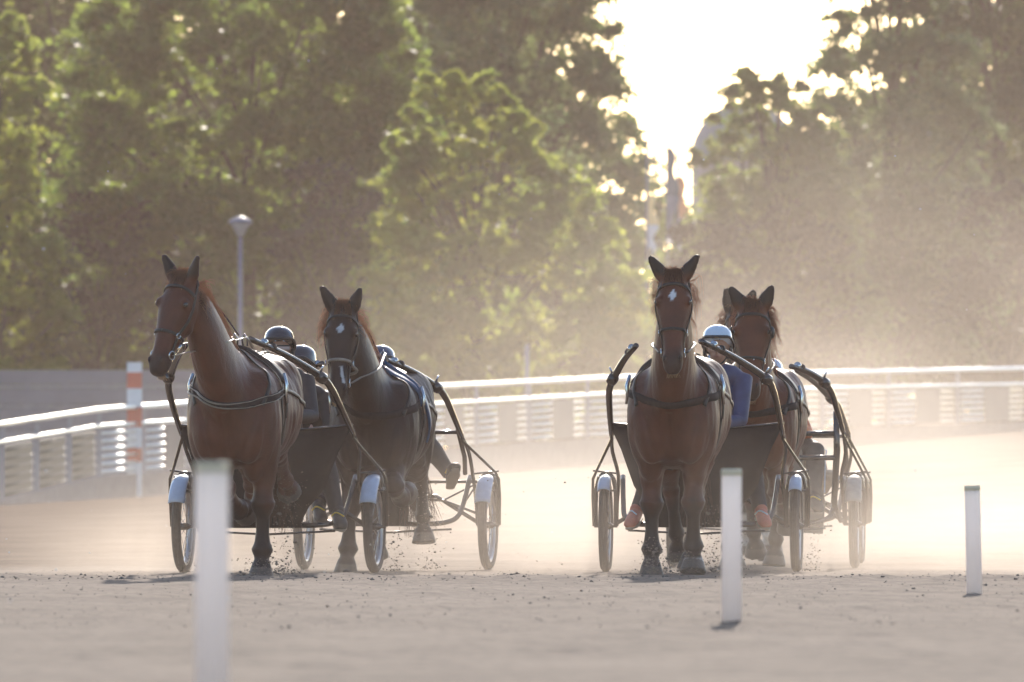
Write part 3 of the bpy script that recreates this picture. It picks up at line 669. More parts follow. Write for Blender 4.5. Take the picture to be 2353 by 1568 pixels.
def horse(name_label, loc, yaw, sc, poll, tilt, hyaw, hroll, ears, coat, fl, fr, hl, hr, star=None, mane_m='hair', mane_side=-1,
          hood=False, seed=0, tack='black', neck_shift=0.0, pad=True, headlen=0.70, stripe=None, legmark=None, wild=1.0, hscale=1.0, swing=0, tan_breast=False, lx=0.0):
    rg = random.Random(seed)
    root = empty('horse', name_label, 'horse', loc, -R(yaw), 'harness horses on the track')
    mb = MB(); X_, Z_ = Vector((1,0,0)), Vector((0,0,1))
    secs = [(-0.03,1.08,.16,.17),(0.03,1.09,.27,.26),(0.14,1.11,.345,.305),(0.28,1.13,.385,.320),(0.42,1.15,.405,.325),(0.6,1.15,.40,.340),(0.8,1.145,.395,.355),(1.0,1.165,.395,.360),
            (1.18,1.20,.38,.350),(1.34,1.235,.34,.315),(1.48,1.25,.28,.26),(1.58,1.25,.18,.16),(1.64,1.25,.08,.07)]
    mb.loft([ring_ell(Vector((0, y, z*sc)), X_, Z_, hw*1.0, hh*sc, 24, 2.15) for y, z, hh, hw in secs])
    # withers, shoulders, pectorals, rump
    mb.ell((0, 0.50, 1.42*sc), (0.15, 0.36, 0.175))
    for s in (-1, 1):
        mb.ell((s*0.19, 0.24, 1.10*sc), (0.145, 0.22, 0.36))
        mb.ell((s*0.13, 0.06, 1.00*sc), (0.13, 0.11, 0.22)); mb.ell((s*0.155, 0.24, 0.84*sc), (0.105, 0.15, 0.20))
        mb.ell((s*0.15, 1.22, 1.33*sc), (0.18, 0.30, 0.225)); mb.ell((s*0.20, .40, 1.27*sc), (0.12, 0.22, 0.18))
    hoofs = []
    front_leg(mb, lx-0.155, fl[0], fl[1], sc, hoofs=hoofs); front_leg(mb, lx+0.155, fr[0], fr[1], sc, hoofs=hoofs)
    hind_leg(mb, -0.15, hl[0], hl[1], sc, hoofs=hoofs); hind_leg(mb, 0.15, hr[0], hr[1], sc, hoofs=hoofs)
    # neck
    PL = Vector(poll)
    hm = Matrix.Rotation(-R(hyaw), 3, 'Z') @ Matrix.Rotation(R(hroll), 3, 'Y')
    a = hm @ Vector((0, -math.sin(R(tilt)), -math.cos(R(tilt)))); d = hm @ Vector((0, -math.cos(R(tilt)), math.sin(R(tilt)))); wv = hm @ Vector((1, 0, 0))
    n0 = Vector((0, 0.26, 1.22*sc)); n3 = PL - d*0.10 + a*0.07
    n1 = n0.lerp(n3, 0.34) + Vector((0, -0.05, 0.0)); n2 = n0.lerp(n3, 0.70) + Vector((0, -0.05, 0.06))
    np_ = spline([n0, n1, n2, n3], 5)
    mb.tube(np_, [(0,0)]*0 or [(rz, rx) for rz, rx in zip(lerpl([.38,.30,.205,.135], len(np_)), lerpl([.22,.155,.118,.10], len(np_)))], 20, up=(0, 1, 0.3))
    # head
    k = headlen/0.70
    hs = [(-.055,.05,.015,.05),(-.02,.088,.04,.10),(.04,.104,.056,.13),(.12,.118,.072,.155),(.19,.127,.076,.17),(.26,.118,.070,.178),(.33,.100,.064,.160),(.41,.080,.058,.125),(.49,.070,.052,.095),
          (.56,.069,.050,.086),(.61,.072,.048,.084),(.655,.066,.038,.075),(.69,.048,.020,.055),(.705,.025,.0,.03)]
    mb.loft([ring_ell(PL + a*(aa*k) + d*((f-bk)/2), wv, d, hw*hscale, (f+bk)/2, 20, 2.5) for aa, hw, f, bk in hs])
    for s in (-1, 1):
        mb.ell(PL + a*.175*k + wv*s*.100*hscale + d*.035, (.034,.034,.040))                # brow
        mb.ell(PL + a*.27*k + wv*s*.066*hscale - d*.085, (.05,.085,.10))                    # jowl
        mb.ell(PL + a*.60*k + wv*s*.048 + d*.022, (.029,.030,.036))                         # nostril rim
        mb.tube([PL + a*.24*k + wv*s*.088*hscale + d*.028, PL + a*.42*k + wv*s*.062 + d*.03], [.016,.010], 8)
    mb.ell(PL + a*.655*k - d*.055, (.042,.045,.035))                                        # chin
    # ears
    for s, (tx, tz, fwd) in zip((-1, 1), ears):
        b_ = PL + wv*s*.066*hscale - a*.015 - d*.01
        tip = PL + wv*tx + Vector((0, fwd, tz)); up_ = d
        ax = tip - b_
        fat = 1.15 if hood else 1.0
        mb.tube([b_ - ax*0.12, b_ + ax*.08, b_ + ax*.28, b_ + ax*.5, b_ + ax*.75, b_ + ax*.93, tip], [(.030,.046*fat),(.034,.054*fat),(.032,.056*fat),(.026,.048*fat),(.020,.034*fat),(.016,.024*fat),(.010,.013)], 12, up=tuple(up_))
    body = remeshed(mb, 'body', M['coat'], root, 0.0135, 4)
    me = body.data
    nV0 = len(me.vertices); c0 = np.empty(nV0*3, np.float32); me.vertices.foreach_get("co", c0); c0 = c0.reshape(-1, 3).astype(float)
    ed = np.empty(len(me.edges)*2, np.int32); me.edges.foreach_get("vertices", ed); ed = ed.reshape(-1, 2)
    deg = np.bincount(ed.ravel(), minlength=nV0).astype(float)[:, None]
    wt = (np.clip((c0[:,2] - .80*sc)/.12, 0, 1)*np.clip((c0[:,1] + .22)/.12, 0, 1)*np.clip((1.75*sc - c0[:,2])/.1, 0, 1))[:, None]
    for _ in range(26):
        ac = np.zeros_like(c0)
        for ch in range(3):
            ac[:, ch] = np.bincount(ed[:,0], c0[ed[:,1], ch], nV0) + np.bincount(ed[:,1], c0[ed[:,0], ch], nV0)
        c0 = c0 + wt*0.6*(ac/np.maximum(deg, 1) - c0)
    # muscle relief: breast groove, arm creases, ribs and sinews of the coat surface
    xx, yy, zz = c0[:,0], c0[:,1], c0[:,2]/sc
    fr_ = np.clip((.30 - yy)/.15, 0, 1)*(yy > -.12)
    c0[:,1] += fr_*(.026*np.exp(-(xx/.028)**2)*np.clip((zz-.84)/.1,0,1)*np.clip((1.26-zz)/.12,0,1)
                    + .016*np.exp(-((np.abs(xx) - .155 - .25*(zz-1.0))/.022)**2)*np.clip((zz-.80)/.08,0,1)*np.clip((1.22-zz)/.1,0,1))
    sd_ = np.clip((np.abs(xx)-.16)/.08, 0, 1)*np.sign(xx)*(zz > .8)*(yy > .25)
    c0[:,0] -= sd_*(.012*np.exp(-((yy - .52 - .35*(zz-1.1))/.035)**2) + .004*np.sin(yy*62)*np.clip((yy-.6)/.1,0,1)*np.clip((1.05-yy)/.1,0,1) + .016*np.exp(-((yy - 1.06 + .3*(zz-1.1))/.05)**2))
    nn_ = vnoise(c0[:,0]*1.0+3*c0[:,1], c0[:,2], .10, .13, 33+seed)
    c0[:,0] += .010*nn_*(zz > .62)*(yy > -.2)*np.clip(np.abs(xx)/.2, 0, 1); c0[:,1] += .010*vnoise(xx, zz, .09, .12, 44+seed)*(zz > .62)*(yy > -.2)
    me.vertices.foreach_set("co", c0.astype(np.float32).ravel()); me.update()
    nV = len(me.vertices); co = np.empty(nV*3, np.float32); me.vertices.foreach_get("co", co); co = co.reshape(-1, 3)
    # colour patches of the coat
    col = np.tile(np.array(coat), (nV, 1))
    hidx = (co - np.array(PL)) @ np.array(a); hd = (co - np.array(PL)) @ np.array(d); hw_ = (co - np.array(PL)) @ np.array(wv)
    ishead = (hidx > -0.3) & (hidx < 0.8) & (co[:, 1] < PL.y + 0.12) & (co[:, 2] > 1.2*sc) & (np.abs(hw_) < .2) & (hd > -0.3)
    blk = np.array((0.016, 0.011, 0.010))
    tz = co[:, 2] + 0.05*np.sin(co[:, 0]*30)
    f = np.clip((0.60*sc - tz)/0.16, 0, 1)[:, None]; col = col*(1-f) + blk*f
    f = (np.clip((hidx - .50*k)/.12, 0, 1)*ishead)[:, None]*0.85; col = col*(1-f) + np.array((0.022,0.015,0.014))*f
    f = (np.clip((-hidx - 0.0)/.05, 0, 1)*ishead*(hidx > -0.3))[:, None]; col = col*(1-f) + blk*f
    f = (np.exp(-((hidx-.18)/.07)**2)*np.clip(hd/.03, 0, 1)*np.clip(1-np.abs(hw_)/.08, 0, 1)*ishead)[:, None]*0.0; col = col*(1-f)
    if star:
        sa, sw, sl_, dx = star
        q = (np.abs(hidx - sa)/sl_ + np.abs(hw_ - dx + 0.1*(hidx - sa))/sw)
        f = (np.clip((1 - q)*6, 0, 1)*ishead*(hd > 0))[:, None]; col = col*(1-f) + np.array((0.62,0.60,0.62))*f
    if stripe:
        a0, a1, wd, dx = stripe
        f = (np.clip((1 - np.abs(hw_ - dx - 0.02*(hidx-a0)/.1)/wd)*3, 0, 1)*(hidx > a0)*(hidx < a1)*(hd > 0)*ishead)[:, None]; col = col*(1-f) + np.array((0.5,0.48,0.48))*f
    if legmark is not None:
        for (x0, x1, y0, y1, zt) in legmark:
            f = ((co[:,0] > x0)*(co[:,0] < x1)*(co[:,1] > y0)*(co[:,1] < y1)*np.clip((zt - co[:,2])/.03, 0, 1))[:, None]; col = col*(1-f) + np.array((0.5,0.47,0.44))*f
    for (c_, h_) in hoofs:
        dd = np.array((h_ - c_).normalized()); pr = (co - np.array(c_)) @ dd; rr = np.linalg.norm((co - np.array(c_)) - pr[:, None]*dd, axis=1)
        f = ((pr > 0.012) & (rr < .11) & (pr < .16)).astype(float)[:, None]; col = col*(1-f) + np.array((0.10,0.085,0.075))*f
    ca = me.color_attributes.new("Col", 'FLOAT_COLOR', 'POINT')
    ca.data.foreach_set("color", np.concatenate([col, np.ones((nV, 1))], 1).astype(np.float32).ravel())
    vs = [Vector(v) for v in co]; bvh = BVHTree.FromPolygons(vs, [tuple(p.vertices) for p in me.polygons])
    H = lambda aa, ww, dd: PL + a*(aa*k) + wv*ww + d*dd
    for s in (-1, 1):
        MB().ell(H(.185, s*.113*hscale, .040), (.020,.018,.021)).build('eye', M['eye'], root)
        MB().ell(H(.602, s*.052, .040), (.011,.018,.020), rot=hm).build('nostril', M['nostril'], root)
    # mane, forelock, tail
    st = []
    crest = lambda t: np_[min(len(np_)-1, max(0, int(t*(len(np_)-1))))]
    cr_r = lerpl([.38,.30,.205,.135], len(np_))
    for i in range(380):
        t_ = rg.uniform(0.32, 1.0); idx = t_*(len(np_)-1); i0 = int(idx); i1 = min(i0+1, len(np_)-1); c_ = np_[i0].lerp(np_[i1], idx-i0)
        tang = (np_[i1] - np_[max(0, i1-1)]).normalized(); back = Vector((0, 1, 0.3)); back = (back - tang*back.dot(tang)).normalized()
        r_ = cr_r[i0]*0.9
        p0 = c_ + back*r_ + Vector((rg.uniform(-.02,.02), 0, 0)); side = mane_side if rg.random() < 0.75 else -mane_side
        ln = rg.uniform(0.10, 0.24)*wild; out = side*rg.uniform(0.05, 0.15)
        st.append([p0, p0 + Vector((out*0.5, 0.03, 0.035*rg.random())), p0 + Vector((out*0.95, 0.02, -ln*0.4)), p0 + Vector((out*1.15 + rg.uniform(-.03,.03), 0.0, -ln)), ])
    for i in range(int(120*wild)):                                     # poll tufts flying around the ears
        s = mane_side if rg.random() < 0.65 else -mane_side
        p0 = H(rg.uniform(-.02,.16), s*rg.uniform(.03,.09), -.10 + rg.uniform(-.02,.03))
        ln = rg.uniform(.02,.13)*wild**.5
        st.append([p0, p0 + Vector((s*.045, .01, .02)), p0 + Vector((s*(.06+ln*.35), 0.02, rg.uniform(-.05,.05))), p0 + Vector((s*(.055+ln*.55), .03, rg.uniform(-.14,.03)))])
    hair_mesh('mane', [spline(p, 3) for p in st], M[mane_m], root, 0.0032)
    st = []
    for i in range(220):
        p0 = H(-.03 + rg.uniform(-.015,.015), rg.uniform(-.055,.055), .0)
        q = rg.uniform(-1, 1)
        if rg.random() < 0.55: st.append([p0, p0 + Vector((q*.02, -.01, .035)), p0 + Vector((q*.05, -.02, .055*rg.random()+.01)), p0 + Vector((q*.08, -.03, .02))])
        else: st.append([p0, p0 + d*.03 - a*.01, p0 + d*.05 + a*rg.uniform(.04,.08) + wv*q*.02, p0 + d*.055 + a*rg.uniform(.08,.14) + wv*q*.03])
    hair_mesh('forelock', [spline(p, 3) for p in st], M[mane_m], root, 0.0030)
    st = []
    for i in range(230):
        p0 = Vector((rg.uniform(-.025,.025), 1.60, 1.34*sc)); sw = swing + rg.uniform(-.07,.07); b_ = rg.uniform(.12,.42)
        st.append([p0, p0 + Vector((sw*.2, .10, -.03)), p0 + Vector((sw*.5 + rg.uniform(-.03,.03), .20+b_*.3, -.35)), p0 + Vector((sw*.9 + rg.uniform(-.06,.06), .22+b_*.6, -.68)), p0 + Vector((sw*1.2 + rg.uniform(-.10,.10), .2+b_, -rg.uniform(.8,1.05)))])
    hair_mesh('tail', [spline(p, 4) for p in st], M['hair_black'], root, 0.005)
    st = []
    for i in range(46):
        p0 = H(.67, rg.uniform(-.035,.035), -.06); st.append([p0, p0 + Vector((rg.uniform(-.01,.01), rg.uniform(-.02,.01), -.02)), p0 + Vector((rg.uniform(-.02,.02), rg.uniform(-.03,.01), -.045))])
    hair_mesh('chin_hair', st, M['whisker'], root, 0.0022)
    # bridle (noseband, cheek straps, browband), bit rings
    lt = M['leather'] if tack == 'black' else M['leather_tan']
    def loop(aa, m_, wd, nm, slope=0):
        pts = []
        for q in np.linspace(-0.02, 1.0, 25):
            th = math.pi*2*q + math.pi/2
            pts.append(H(aa + slope*math.sin(th)*0.5, .16*math.cos(th), -.03 + .16*math.sin(th)))
        return strap(nm, bvh, pts, wd, 0.006, m_, root, n=60)
    loop(.415, lt, .022, 'noseband', slope=-.04)
    strap('browband', bvh, [H(.10, -.15, -.03), H(.055, -.09, .08), H(.045, 0, .12), H(.055, .09, .08), H(.10, .15, -.03)], .022, .006, M['leather'], root, n=24)
    for s in (-1, 1):
        strap('cheek_strap', bvh, [H(-.02, s*.10, -.05), H(.12, s*.16, -.03), H(.26, s*.15, -.03), H(.40, s*.13, -.01), H(.53, s*.12, -.02)], .020, .006, M['leather'], root, n=24)
        rp = [H(.545, s*.082, -.02) + a*(.030*math.cos(q)) + d*(.030*math.sin(q)) for q in np.linspace(0, 2*math.pi, 17)]
        MB().tube(rp, .0055, 6, caps=False).build('bit_ring', M['chrome'], root)
        rp = [H(.40, s*.100*1.0, -.01) + a*(.020*math.cos(q)) + d*(.020*math.sin(q)) for q in np.linspace(0, 2*math.pi, 13)]
        MB().tube(rp, .005, 6, caps=False).build('cheek_ring', M['chrome'], root)
        if hood:  # blinker cups beside the eyes
            c_ = H(.185, s*.150, .01); MB().loft([[c_ + a*(r_*math.cos(q)) + d*(r_*math.sin(q)) + wv*s*(off) for q in np.linspace(0, 2*math.pi, 14)[:-1]] for r_, off in ((.01,.022),(.035,.016),(.048,.0),(.046,-.006))]).build('blinker', M['leather'], root)
    MB().ell(H(-.06, 0.012, -.03), (.012,.012,.016)).build('headpiece_buckle', M['chrome'], root)
    strap('crown_strap', bvh, [H(.0,-.13,-.06), H(-.06,-.05,-.04), H(-.085,0,-.03), H(-.06,.05,-.04), H(.0,.13,-.06)], .026, .007, M['leather'], root, n=20)
    # breast strap, traces, saddle pad and girth
    bl = []
    for x_, z_ in ((-.36,1.34),(-.30,1.26),(-.2,1.19),(-.08,1.15),(.04,1.14),(.16,1.16),(.27,1.21),(.34,1.26)):
        bl.append(Vector((x_, -.25 + 1.9*x_*x_, z_*sc)))
    bl = [Vector((-.33, .46, 1.36*sc)), Vector((-.33,.28,1.31*sc))] + bl[1:-1] + [Vector((.33,.28,1.27*sc)), Vector((.33,.46,1.30*sc))]
    strap('breast_strap', bvh, bl, .056, .003, M['leather_dull'], root, n=60, sm=40, lift=.005)
    if tan_breast:
        for dz in (-.012, .012): strap('strap_stitching', bvh, [p + Vector((0,0,dz*1.6)) for p in bl], .0045, .012, M['leather_tan'], root, lift=.009, n=60, sm=40)
    g1 = [Vector((.42*math.sin(q), .50, 1.19*sc + .44*math.cos(q))) for q in np.linspace(-math.pi*.98, math.pi*.98, 26)]
    strap('girth', bvh, g1, .06, .006, M['leather'], root, n=60)
    pm = M['blue'] if pad == 'blue' else M['leather']
    g2 = [Vector((.42*math.sin(q), .55, 1.19*sc + .46*math.cos(q))) for q in np.linspace(-1.15, 1.15, 14)]
    strap('saddle_pad', bvh, g2, .17, .022, pm, root, n=40)
    for s in (-1, 1):
        MB().tube([Vector((s*.05, .52, 1.615*sc)), Vector((s*.055, .50, 1.66*sc)), Vector((s*.035, .49, 1.70*sc)), Vector((s*.015, .50, 1.665*sc)), Vector((s*.02,.52,1.615*sc))], .007, 7).build('terret', M['chrome'], root)
        # hitch strap dangling from the pad
        strap('shaft_loop', bvh, [Vector((s*.22,.52,1.52*sc)), Vector((s*.30,.50,1.42*sc)), Vector((s*.34,.5,1.28*sc)), Vector((s*.36,.5,1.1*sc))], .030, .010, M['leather'], root, n=24)
        MB().tube([Vector((s*.325,.44,1.42*sc)), Vector((s*.345,.42,1.34*sc)), Vector((s*.34,.42,1.27*sc)), Vector((s*.35,.43,1.21*sc))], [.012,.016,.012,.008], 8).build('buckle', M['chrome'], root)
        # check rein / line from bit to terret then back
        strap('trace', bvh, [Vector((s*.33,.42,1.32*sc)), Vector((s*.36,.7,1.30*sc)), Vector((s*.36,1.0,1.24*sc)), Vector((s*.38,1.35,1.18*sc))], .03, .008, M['leather'], root, n=24)
    strap('back_strap', bvh, [Vector((0,.6,1.7*sc)), Vector((0,.9,1.65*sc)), Vector((0,1.2,1.7*sc)), Vector((0,1.5,1.6*sc))], .03, .008, M['leather'], root, n=24)
    for s in (-1, 1):
        strap('neck_strap', bvh, [Vector((s*.02,.42,1.75*sc)), Vector((s*.20,.26,1.50*sc)), Vector((s*.27,.14,1.34*sc)), Vector((s*.25,.02,1.20*sc))], .030, .005, M['leather'], root, n=28, sm=6)
        strap('turret_strap', bvh, [Vector((s*.10,.44,1.70*sc)), Vector((s*.28,.40,1.46*sc)), Vector((s*.35,.38,1.28*sc)), Vector((s*.36,.36,1.10*sc)), Vector((s*.30,.34,.92*sc))], .022, .005, M['leather'], root, n=28, sm=4)
    ck = [H(-.07, 0, -.02), PL + Vector((-PL.x*.3, .22, -.02)), Vector((PL.x*.35, .25, 1.86*sc)), Vector((0, .46, 1.69*sc))]
    MB().tube(spline(ck, 6), .006, 6).build('overcheck', M['leather'], root)
    root['bit'] = [0, 0, 0]
    del root['bit']
    return dict(root=root, bits=[H(.545, -.095, -.02), H(.545, .095, -.02)], bvh=bvh, H=H, sc=sc)

def l2w(root, p):
    rz = root.rotation_euler.z; c, s = math.cos(rz), math.sin(rz)
    return Vector((root.location.x + c*p[0] - s*p[1], root.location.y + s*p[0] + c*p[1], root.location.z + p[2]))
def w2l(root, p):
    rz = root.rotation_euler.z; c, s = math.cos(rz), math.sin(rz); q = Vector(p) - root.location
    return Vector((c*q.x + s*q.y, -s*q.x + c*q.y, q.z))

# ------------------------------------------------------------------ jogging cart
def wheel(parent, x, r=0.335, grey=False, fscale=1.0, steer=0.0, fq=152):
    tw = 0.036
    rot = Matrix.Rotation(R(steer), 3, 'Z')
    def C(px, a, rr): return Vector((x, 0, r)) + rot @ Vector((px, rr*math.cos(a), rr*math.sin(a)))
    n = 56; rings = []
    prof = [(0.0, r), (tw*.62, r-.006), (tw*.98, r-.022), (tw*.9, r-.042), (tw*.55, r-.054), (-tw*.55, r-.054), (-tw*.9, r-.042), (-tw*.98, r-.022), (-tw*.62, r-.006)]
    rings = [[C(px, 2*math.pi*k/n, rr) for px, rr in prof] for k in range(n)]; rings.append(rings[0])
    ty = MB().loft(rings, caps=False).build('tyre', M['rubber'], parent)
    m = MB()   # tread ribs
    for dx in (-.014, 0, .014):
        pts = [C(dx, 2*math.pi*k/n, r + .0015) for k in range(n+1)]; m.tube(pts, .0035, 5, caps=False)
    m.build('tread', M['rubber'], ty)
    prof = [(tw*.55, r-.05), (tw*.6, r-.066), (tw*.25, r-.075), (-tw*.25, r-.075), (-tw*.6, r-.066), (-tw*.55, r-.05)]
    rings = [[C(px, 2*math.pi*k/n, rr) for px, rr in prof] for k in range(n)]; rings.append(rings[0])
    MB().loft(rings, caps=False).build('rim', M['rim'], parent)
    m = MB()
    for k in range(18):
        s = (-1)**k; a0 = 2*math.pi*k/18
        m.tube([C(s*.028, a0 + .35*(1 if k % 4 < 2 else -1), .028), C(s*.004, a0, r-.07)], .0022, 5)
    m.build('spokes', M['chrome'], parent)
    MB().tube([C(-.085,0,0), C(-.05,0,0), C(-.032,0,0), C(.032,0,0), C(.05,0,0), C(.085,0,0)], [.012,.012,.026,.026,.012,.012], 14, up=(0,0,1)).build('hub', M['gunmetal'], parent)
    # fork legs both sides and arch over the tyre
    for s in (-1, 1):
        pts = [C(s*.066, 0, 0) + Vector((0,0,-.01)), Vector((x + s*.072, -.01, r+.12)), Vector((x + s*.070, -.03, r*1.0+.26)), Vector((x + s*.05, -.04, 2*r+.03))]
        stube(MB(), pts, [.011,.015,.014,.012], 9).build('fork_leg', M['gunmetal'], parent)
    hoop = [Vector((x + .066*math.cos(q), .03, 2*r - .03 + .085*math.sin(q))) for q in np.linspace(0, math.pi, 12)]
    hoop = [Vector((x+.07, .01, 2*r-.16))] + hoop + [Vector((x-.07, .01, 2*r-.16))]
    MB().tube(hoop, .013, 9).build('fork_arch', M['gunmetal'], parent)
    MB().tube([Vector((x-.078,-.10,2*r-.075)), Vector((x+.078,-.10,2*r-.075))], .008, 8).build('fender_bar', M['gunmetal'], parent)
    # fender: curved hood over the front top of the tyre
    rings = []
    for q in np.linspace(R(62), R(fq), 16):
        rr = r + .018; wv_ = fscale*(.038 + .024*math.sin(min(1, max(0, (q-R(80))/R(45)))*math.pi/2))
        rings.append([Vector((x + wv_*math.cos(u), -rr*math.cos(math.pi - q)*1 if False else -(rr + .028*math.sin(u))*math.cos(math.pi-q)*1.0, r + (rr + .028*math.sin(u))*math.sin(q))) for u in np.linspace(0, math.pi, 11)]
                     + [Vector((x + (wv_-.004)*math.cos(u), -(rr - .004 + .028*math.sin(u))*math.cos(math.pi-q), r + (rr - .004 + .028*math.sin(u))*math.sin(q))) for u in np.linspace(math.pi, 0, 11)])
    MB().loft(rings).build('fender', M['fender_grey' if grey else 'fender'], parent)

def cart(label, loc, yaw, tips, joint=(.55, -1.45, 1.40), lower=(.625, -.5, 1.0), screen='full', style='plain', grey=False, scr_top=(.62, 1.06), hitch=None, seed=0, fq=152, fs=1.0):
    root = empty('jogging_cart', label, 'cart', loc, -R(yaw), 'two-wheeled training carts')
    hw = .70; r = .335
    for s in (-1, 1):
        wroot = None
        # wheels are parts with their own pieces
        wp = MB().tube([Vector((s*hw-.03,0,r)), Vector((s*hw+.03,0,r))], .016, 10, up=(0,0,1)).build('wheel', M['gunmetal'], root)
        wheel(wp, s*hw, r, grey, fscale=fs, fq=fq)
        tip = Vector(tips[0 if s < 0 else 1]); J = Vector((s*joint[0], joint[1], joint[2])); Lw = Vector((s*lower[0], lower[1], lower[2]))
        # shaft, curved, with thick collars
        pts = [tip, tip.lerp(J, .5) + Vector((0, 0, .022)), J + Vector((-s*.012,0,.012)), J.lerp(Lw, .22) + Vector((s*.022, 0, .01)), J.lerp(Lw, .6) + Vector((s*.016,0,.0)), Lw]
        sh = stube(MB(), pts, [.021,.024,.027,.025,.022,.019], 12, 8).build('shaft', M['gunmetal'], root)
        tj = (J - tip).normalized()
        MB().tube([J - tj*.045, J - tj*.03, J + tj*.03, J + tj*.045], [.026,.040,.042,.028], 12).build('joint_collar', M['gunmetal'], sh)
        MB().tube([J + Vector((0,-.02,.04)), J + Vector((s*.02,-.03,.085))], [.010,.006], 8).build('release_pin', M['chrome'], sh)
        for q in (.2, .32): 
            c_ = tip.lerp(J, q) + Vector((0,0,.03)); MB().tube([c_ - tj*.012, c_ + tj*.012], .029, 10).build('clamp', M['chrome'] if q < .3 else M['leather'], sh)
        # stays from shaft down to the wheel
        o1 = [Lw + Vector((0,0,.03)), Lw + Vector((0,.01,-.03)), Vector((s*(hw+.065), -.08, r*2+.065)), Vector((s*(hw+.090), -.06, r*2+.01)), Vector((s*(hw+.094), -.03, r*2-.12)), Vector((s*(hw+.088), 0, r))]
        MB().tube(o1, .011, 9).build('outer_stay', M['gunmetal'], root)
        o2 = [Lw, Vector((s*(lower[0]+.01), -.25, .88)), Vector((s*(hw-.10), -.10, .70)), Vector((s*(hw-.085), -.03, .5)), Vector((s*(hw-.08), 0, r))]
        MB().tube(spline(o2, 3), .014, 9).build('inner_stay', M['gunmetal'], root)
        MB().tube([Vector((s*(hw-.09), -.09, .72)), Vector((s*(hw+.09), -.06, .74))], .007, 7).build('cross_stay', M['gunmetal'], root)
        # dropped footrest arm
        fa = [Vector((s*(hw-.13), -.05, .70)), Vector((s*(hw-.145), -.25, .52)), Vector((s*(hw-.17), -.42, .40)), Vector((s*(hw-.26), -.5, .355)), Vector((s*.28, -.52, .345)), Vector((0, -.52, .345))]
        stube(MB(), fa, .019, 10, 5).build('foot_bar', M['gunmetal'], root)
        if style == 'strut':
            m = MB()
            A = [Vector((s*(hw-.08), -.02, .66)), Vector((s*.25, .02, .66)), Vector((s*.16, .0, .60))]
            m.tube(A, .011, 8); m.tube([Vector((s*(hw-.08),0,.42)), Vector((s*.36,0,.52)), Vector((0,0,.53))], .010, 8)
            m.tube([Vector((s*(hw-.1),0,.64)), Vector((s*.36,0,.52))], .007, 6); m.tube([Vector((s*.5,0,.47)), Vector((s*(hw-.1),0,.62))], .007, 6); m.tube([Vector((s*.36,0,.52)), Vector((s*.1,0,.64))], .007, 6)
            m.build('truss', M['gunmetal'], root)
            MB().tube([Vector((s*lower[0], lower[1]+.05, 1.03)), Vector((s*.24, -.45, 1.03))], .015, 9).build('upper_bar', M['gunmetal'], root)
            MB().tube([Vector((s*(lower[0]-.03), lower[1], 1.05)), Vector((s*(lower[0]-.03), -.2, .85)), Vector((s*(lower[0]-.04), -.1, .72))], .018, 9).build('riser', M['gunmetal'], root)
    # axle and seat structure
    MB().tube([Vector((-hw+.08, .0, r+.02)), Vector((-.3, .05, .55)), Vector((.3, .05, .55)), Vector((hw-.08, 0, r+.02))], .016, 10).build('axle_beam', M['gunmetal'], root)
    MB().tube([Vector((-.5,-.53,.305)), Vector((0,-.54,.28)), Vector((.5,-.53,.305))], .008, 8).build('under_rod', M['gunmetal'], root)
    for q in (-.12, .12): MB().tube([Vector((q,.05,.55)), Vector((q,.12,.72)), Vector((q,.15,.80))], .014, 8).build('seat_support', M['gunmetal'], root)
    m = MB(); m.loft([[Vector((x_*.27, .13 + y_*.16, z_)) for x_, y_ in ((-1,-.8),(-.6,-1),(.6,-1),(1,-.8),(1,.9),(0,1),(-1,.9))] for z_ in (.80,.83,.86,.872)]); m.build('seat', M['leather'], root, bevel=.01)
    MB().tube([Vector((x_, .28 - .25*x_*x_, .98 - .1*x_*x_)) for x_ in np.linspace(-.26,.26,9)], [(.055,.02)]*9, 10, up=(0,0,1)).build('backrest', M['leather'], root)
    if screen:
        # splash cloth hung between the shafts: taut top edge, flared sides, narrower foot
        rows = []
        prof = {'full': [(0.0, .64, .0), (.1, .60, -.02), (.25, .545, -.05), (.45, .49, -.08), (.6, .45, -.09), (.70, .40, -.10), (.8, .33, -.08), (.9, .29, -.05), (1.0, .27, -.03)],
                'apron': [(0.0, .64, .0), (.1, .61, -.02), (.2, .585, -.04), (.35, .555, -.07), (.44, .50, -.08), (.49, .42, -.08), (.52, .33, -.08), (.8, .31, -.06), (1.0, .30, -.03)]}[screen]
        z1, z0 = scr_top[1], .33
        top_sag = .045
        N = 26
        fr_, bk_ = [], []
        for u, hwid, dy in prof:
            rowf = []
            for x_ in np.linspace(-1, 1, N):
                xx = x_*hwid; y_ = -.60 + dy - .10*(1-abs(x_)**2)*(.4 + .6*u) + .012*math.sin(x_*17 + u*6)
                z_ = z1 + (z0 - z1)*u - top_sag*(1-abs(x_)**1.6)*(1-u)
                rowf.append(Vector((xx, y_, z_)))
            fr_.append(rowf)
        m = MB(); b0 = 0
        for row in fr_: m.v += [tuple(p) for p in row]
        for row in fr_: m.v += [tuple(p + Vector((0, .006, 0))) for p in row]
        K = len(fr_)*N
        for i_ in range(len(fr_)-1):
            for j in range(N-1):
                a_, b_, c_, d_ = i_*N+j, i_*N+j+1, (i_+1)*N+j+1, (i_+1)*N+j
                m.f.append((a_, d_, c_, b_)); m.f.append((K+a_, K+b_, K+c_, K+d_))
        for j in range(N-1):
            m.f.append((j, j+1, K+j+1, K+j)); e_ = (len(fr_)-1)*N; m.f.append((e_+j+1, e_+j, K+e_+j, K+e_+j+1))
        for i_ in range(len(fr_)-1):
            m.f.append((i_*N, K+i_*N, K+(i_+1)*N, (i_+1)*N)); q_ = N-1; m.f.append((i_*N+q_, (i_+1)*N+q_, K+(i_+1)*N+q_, K+i_*N+q_))
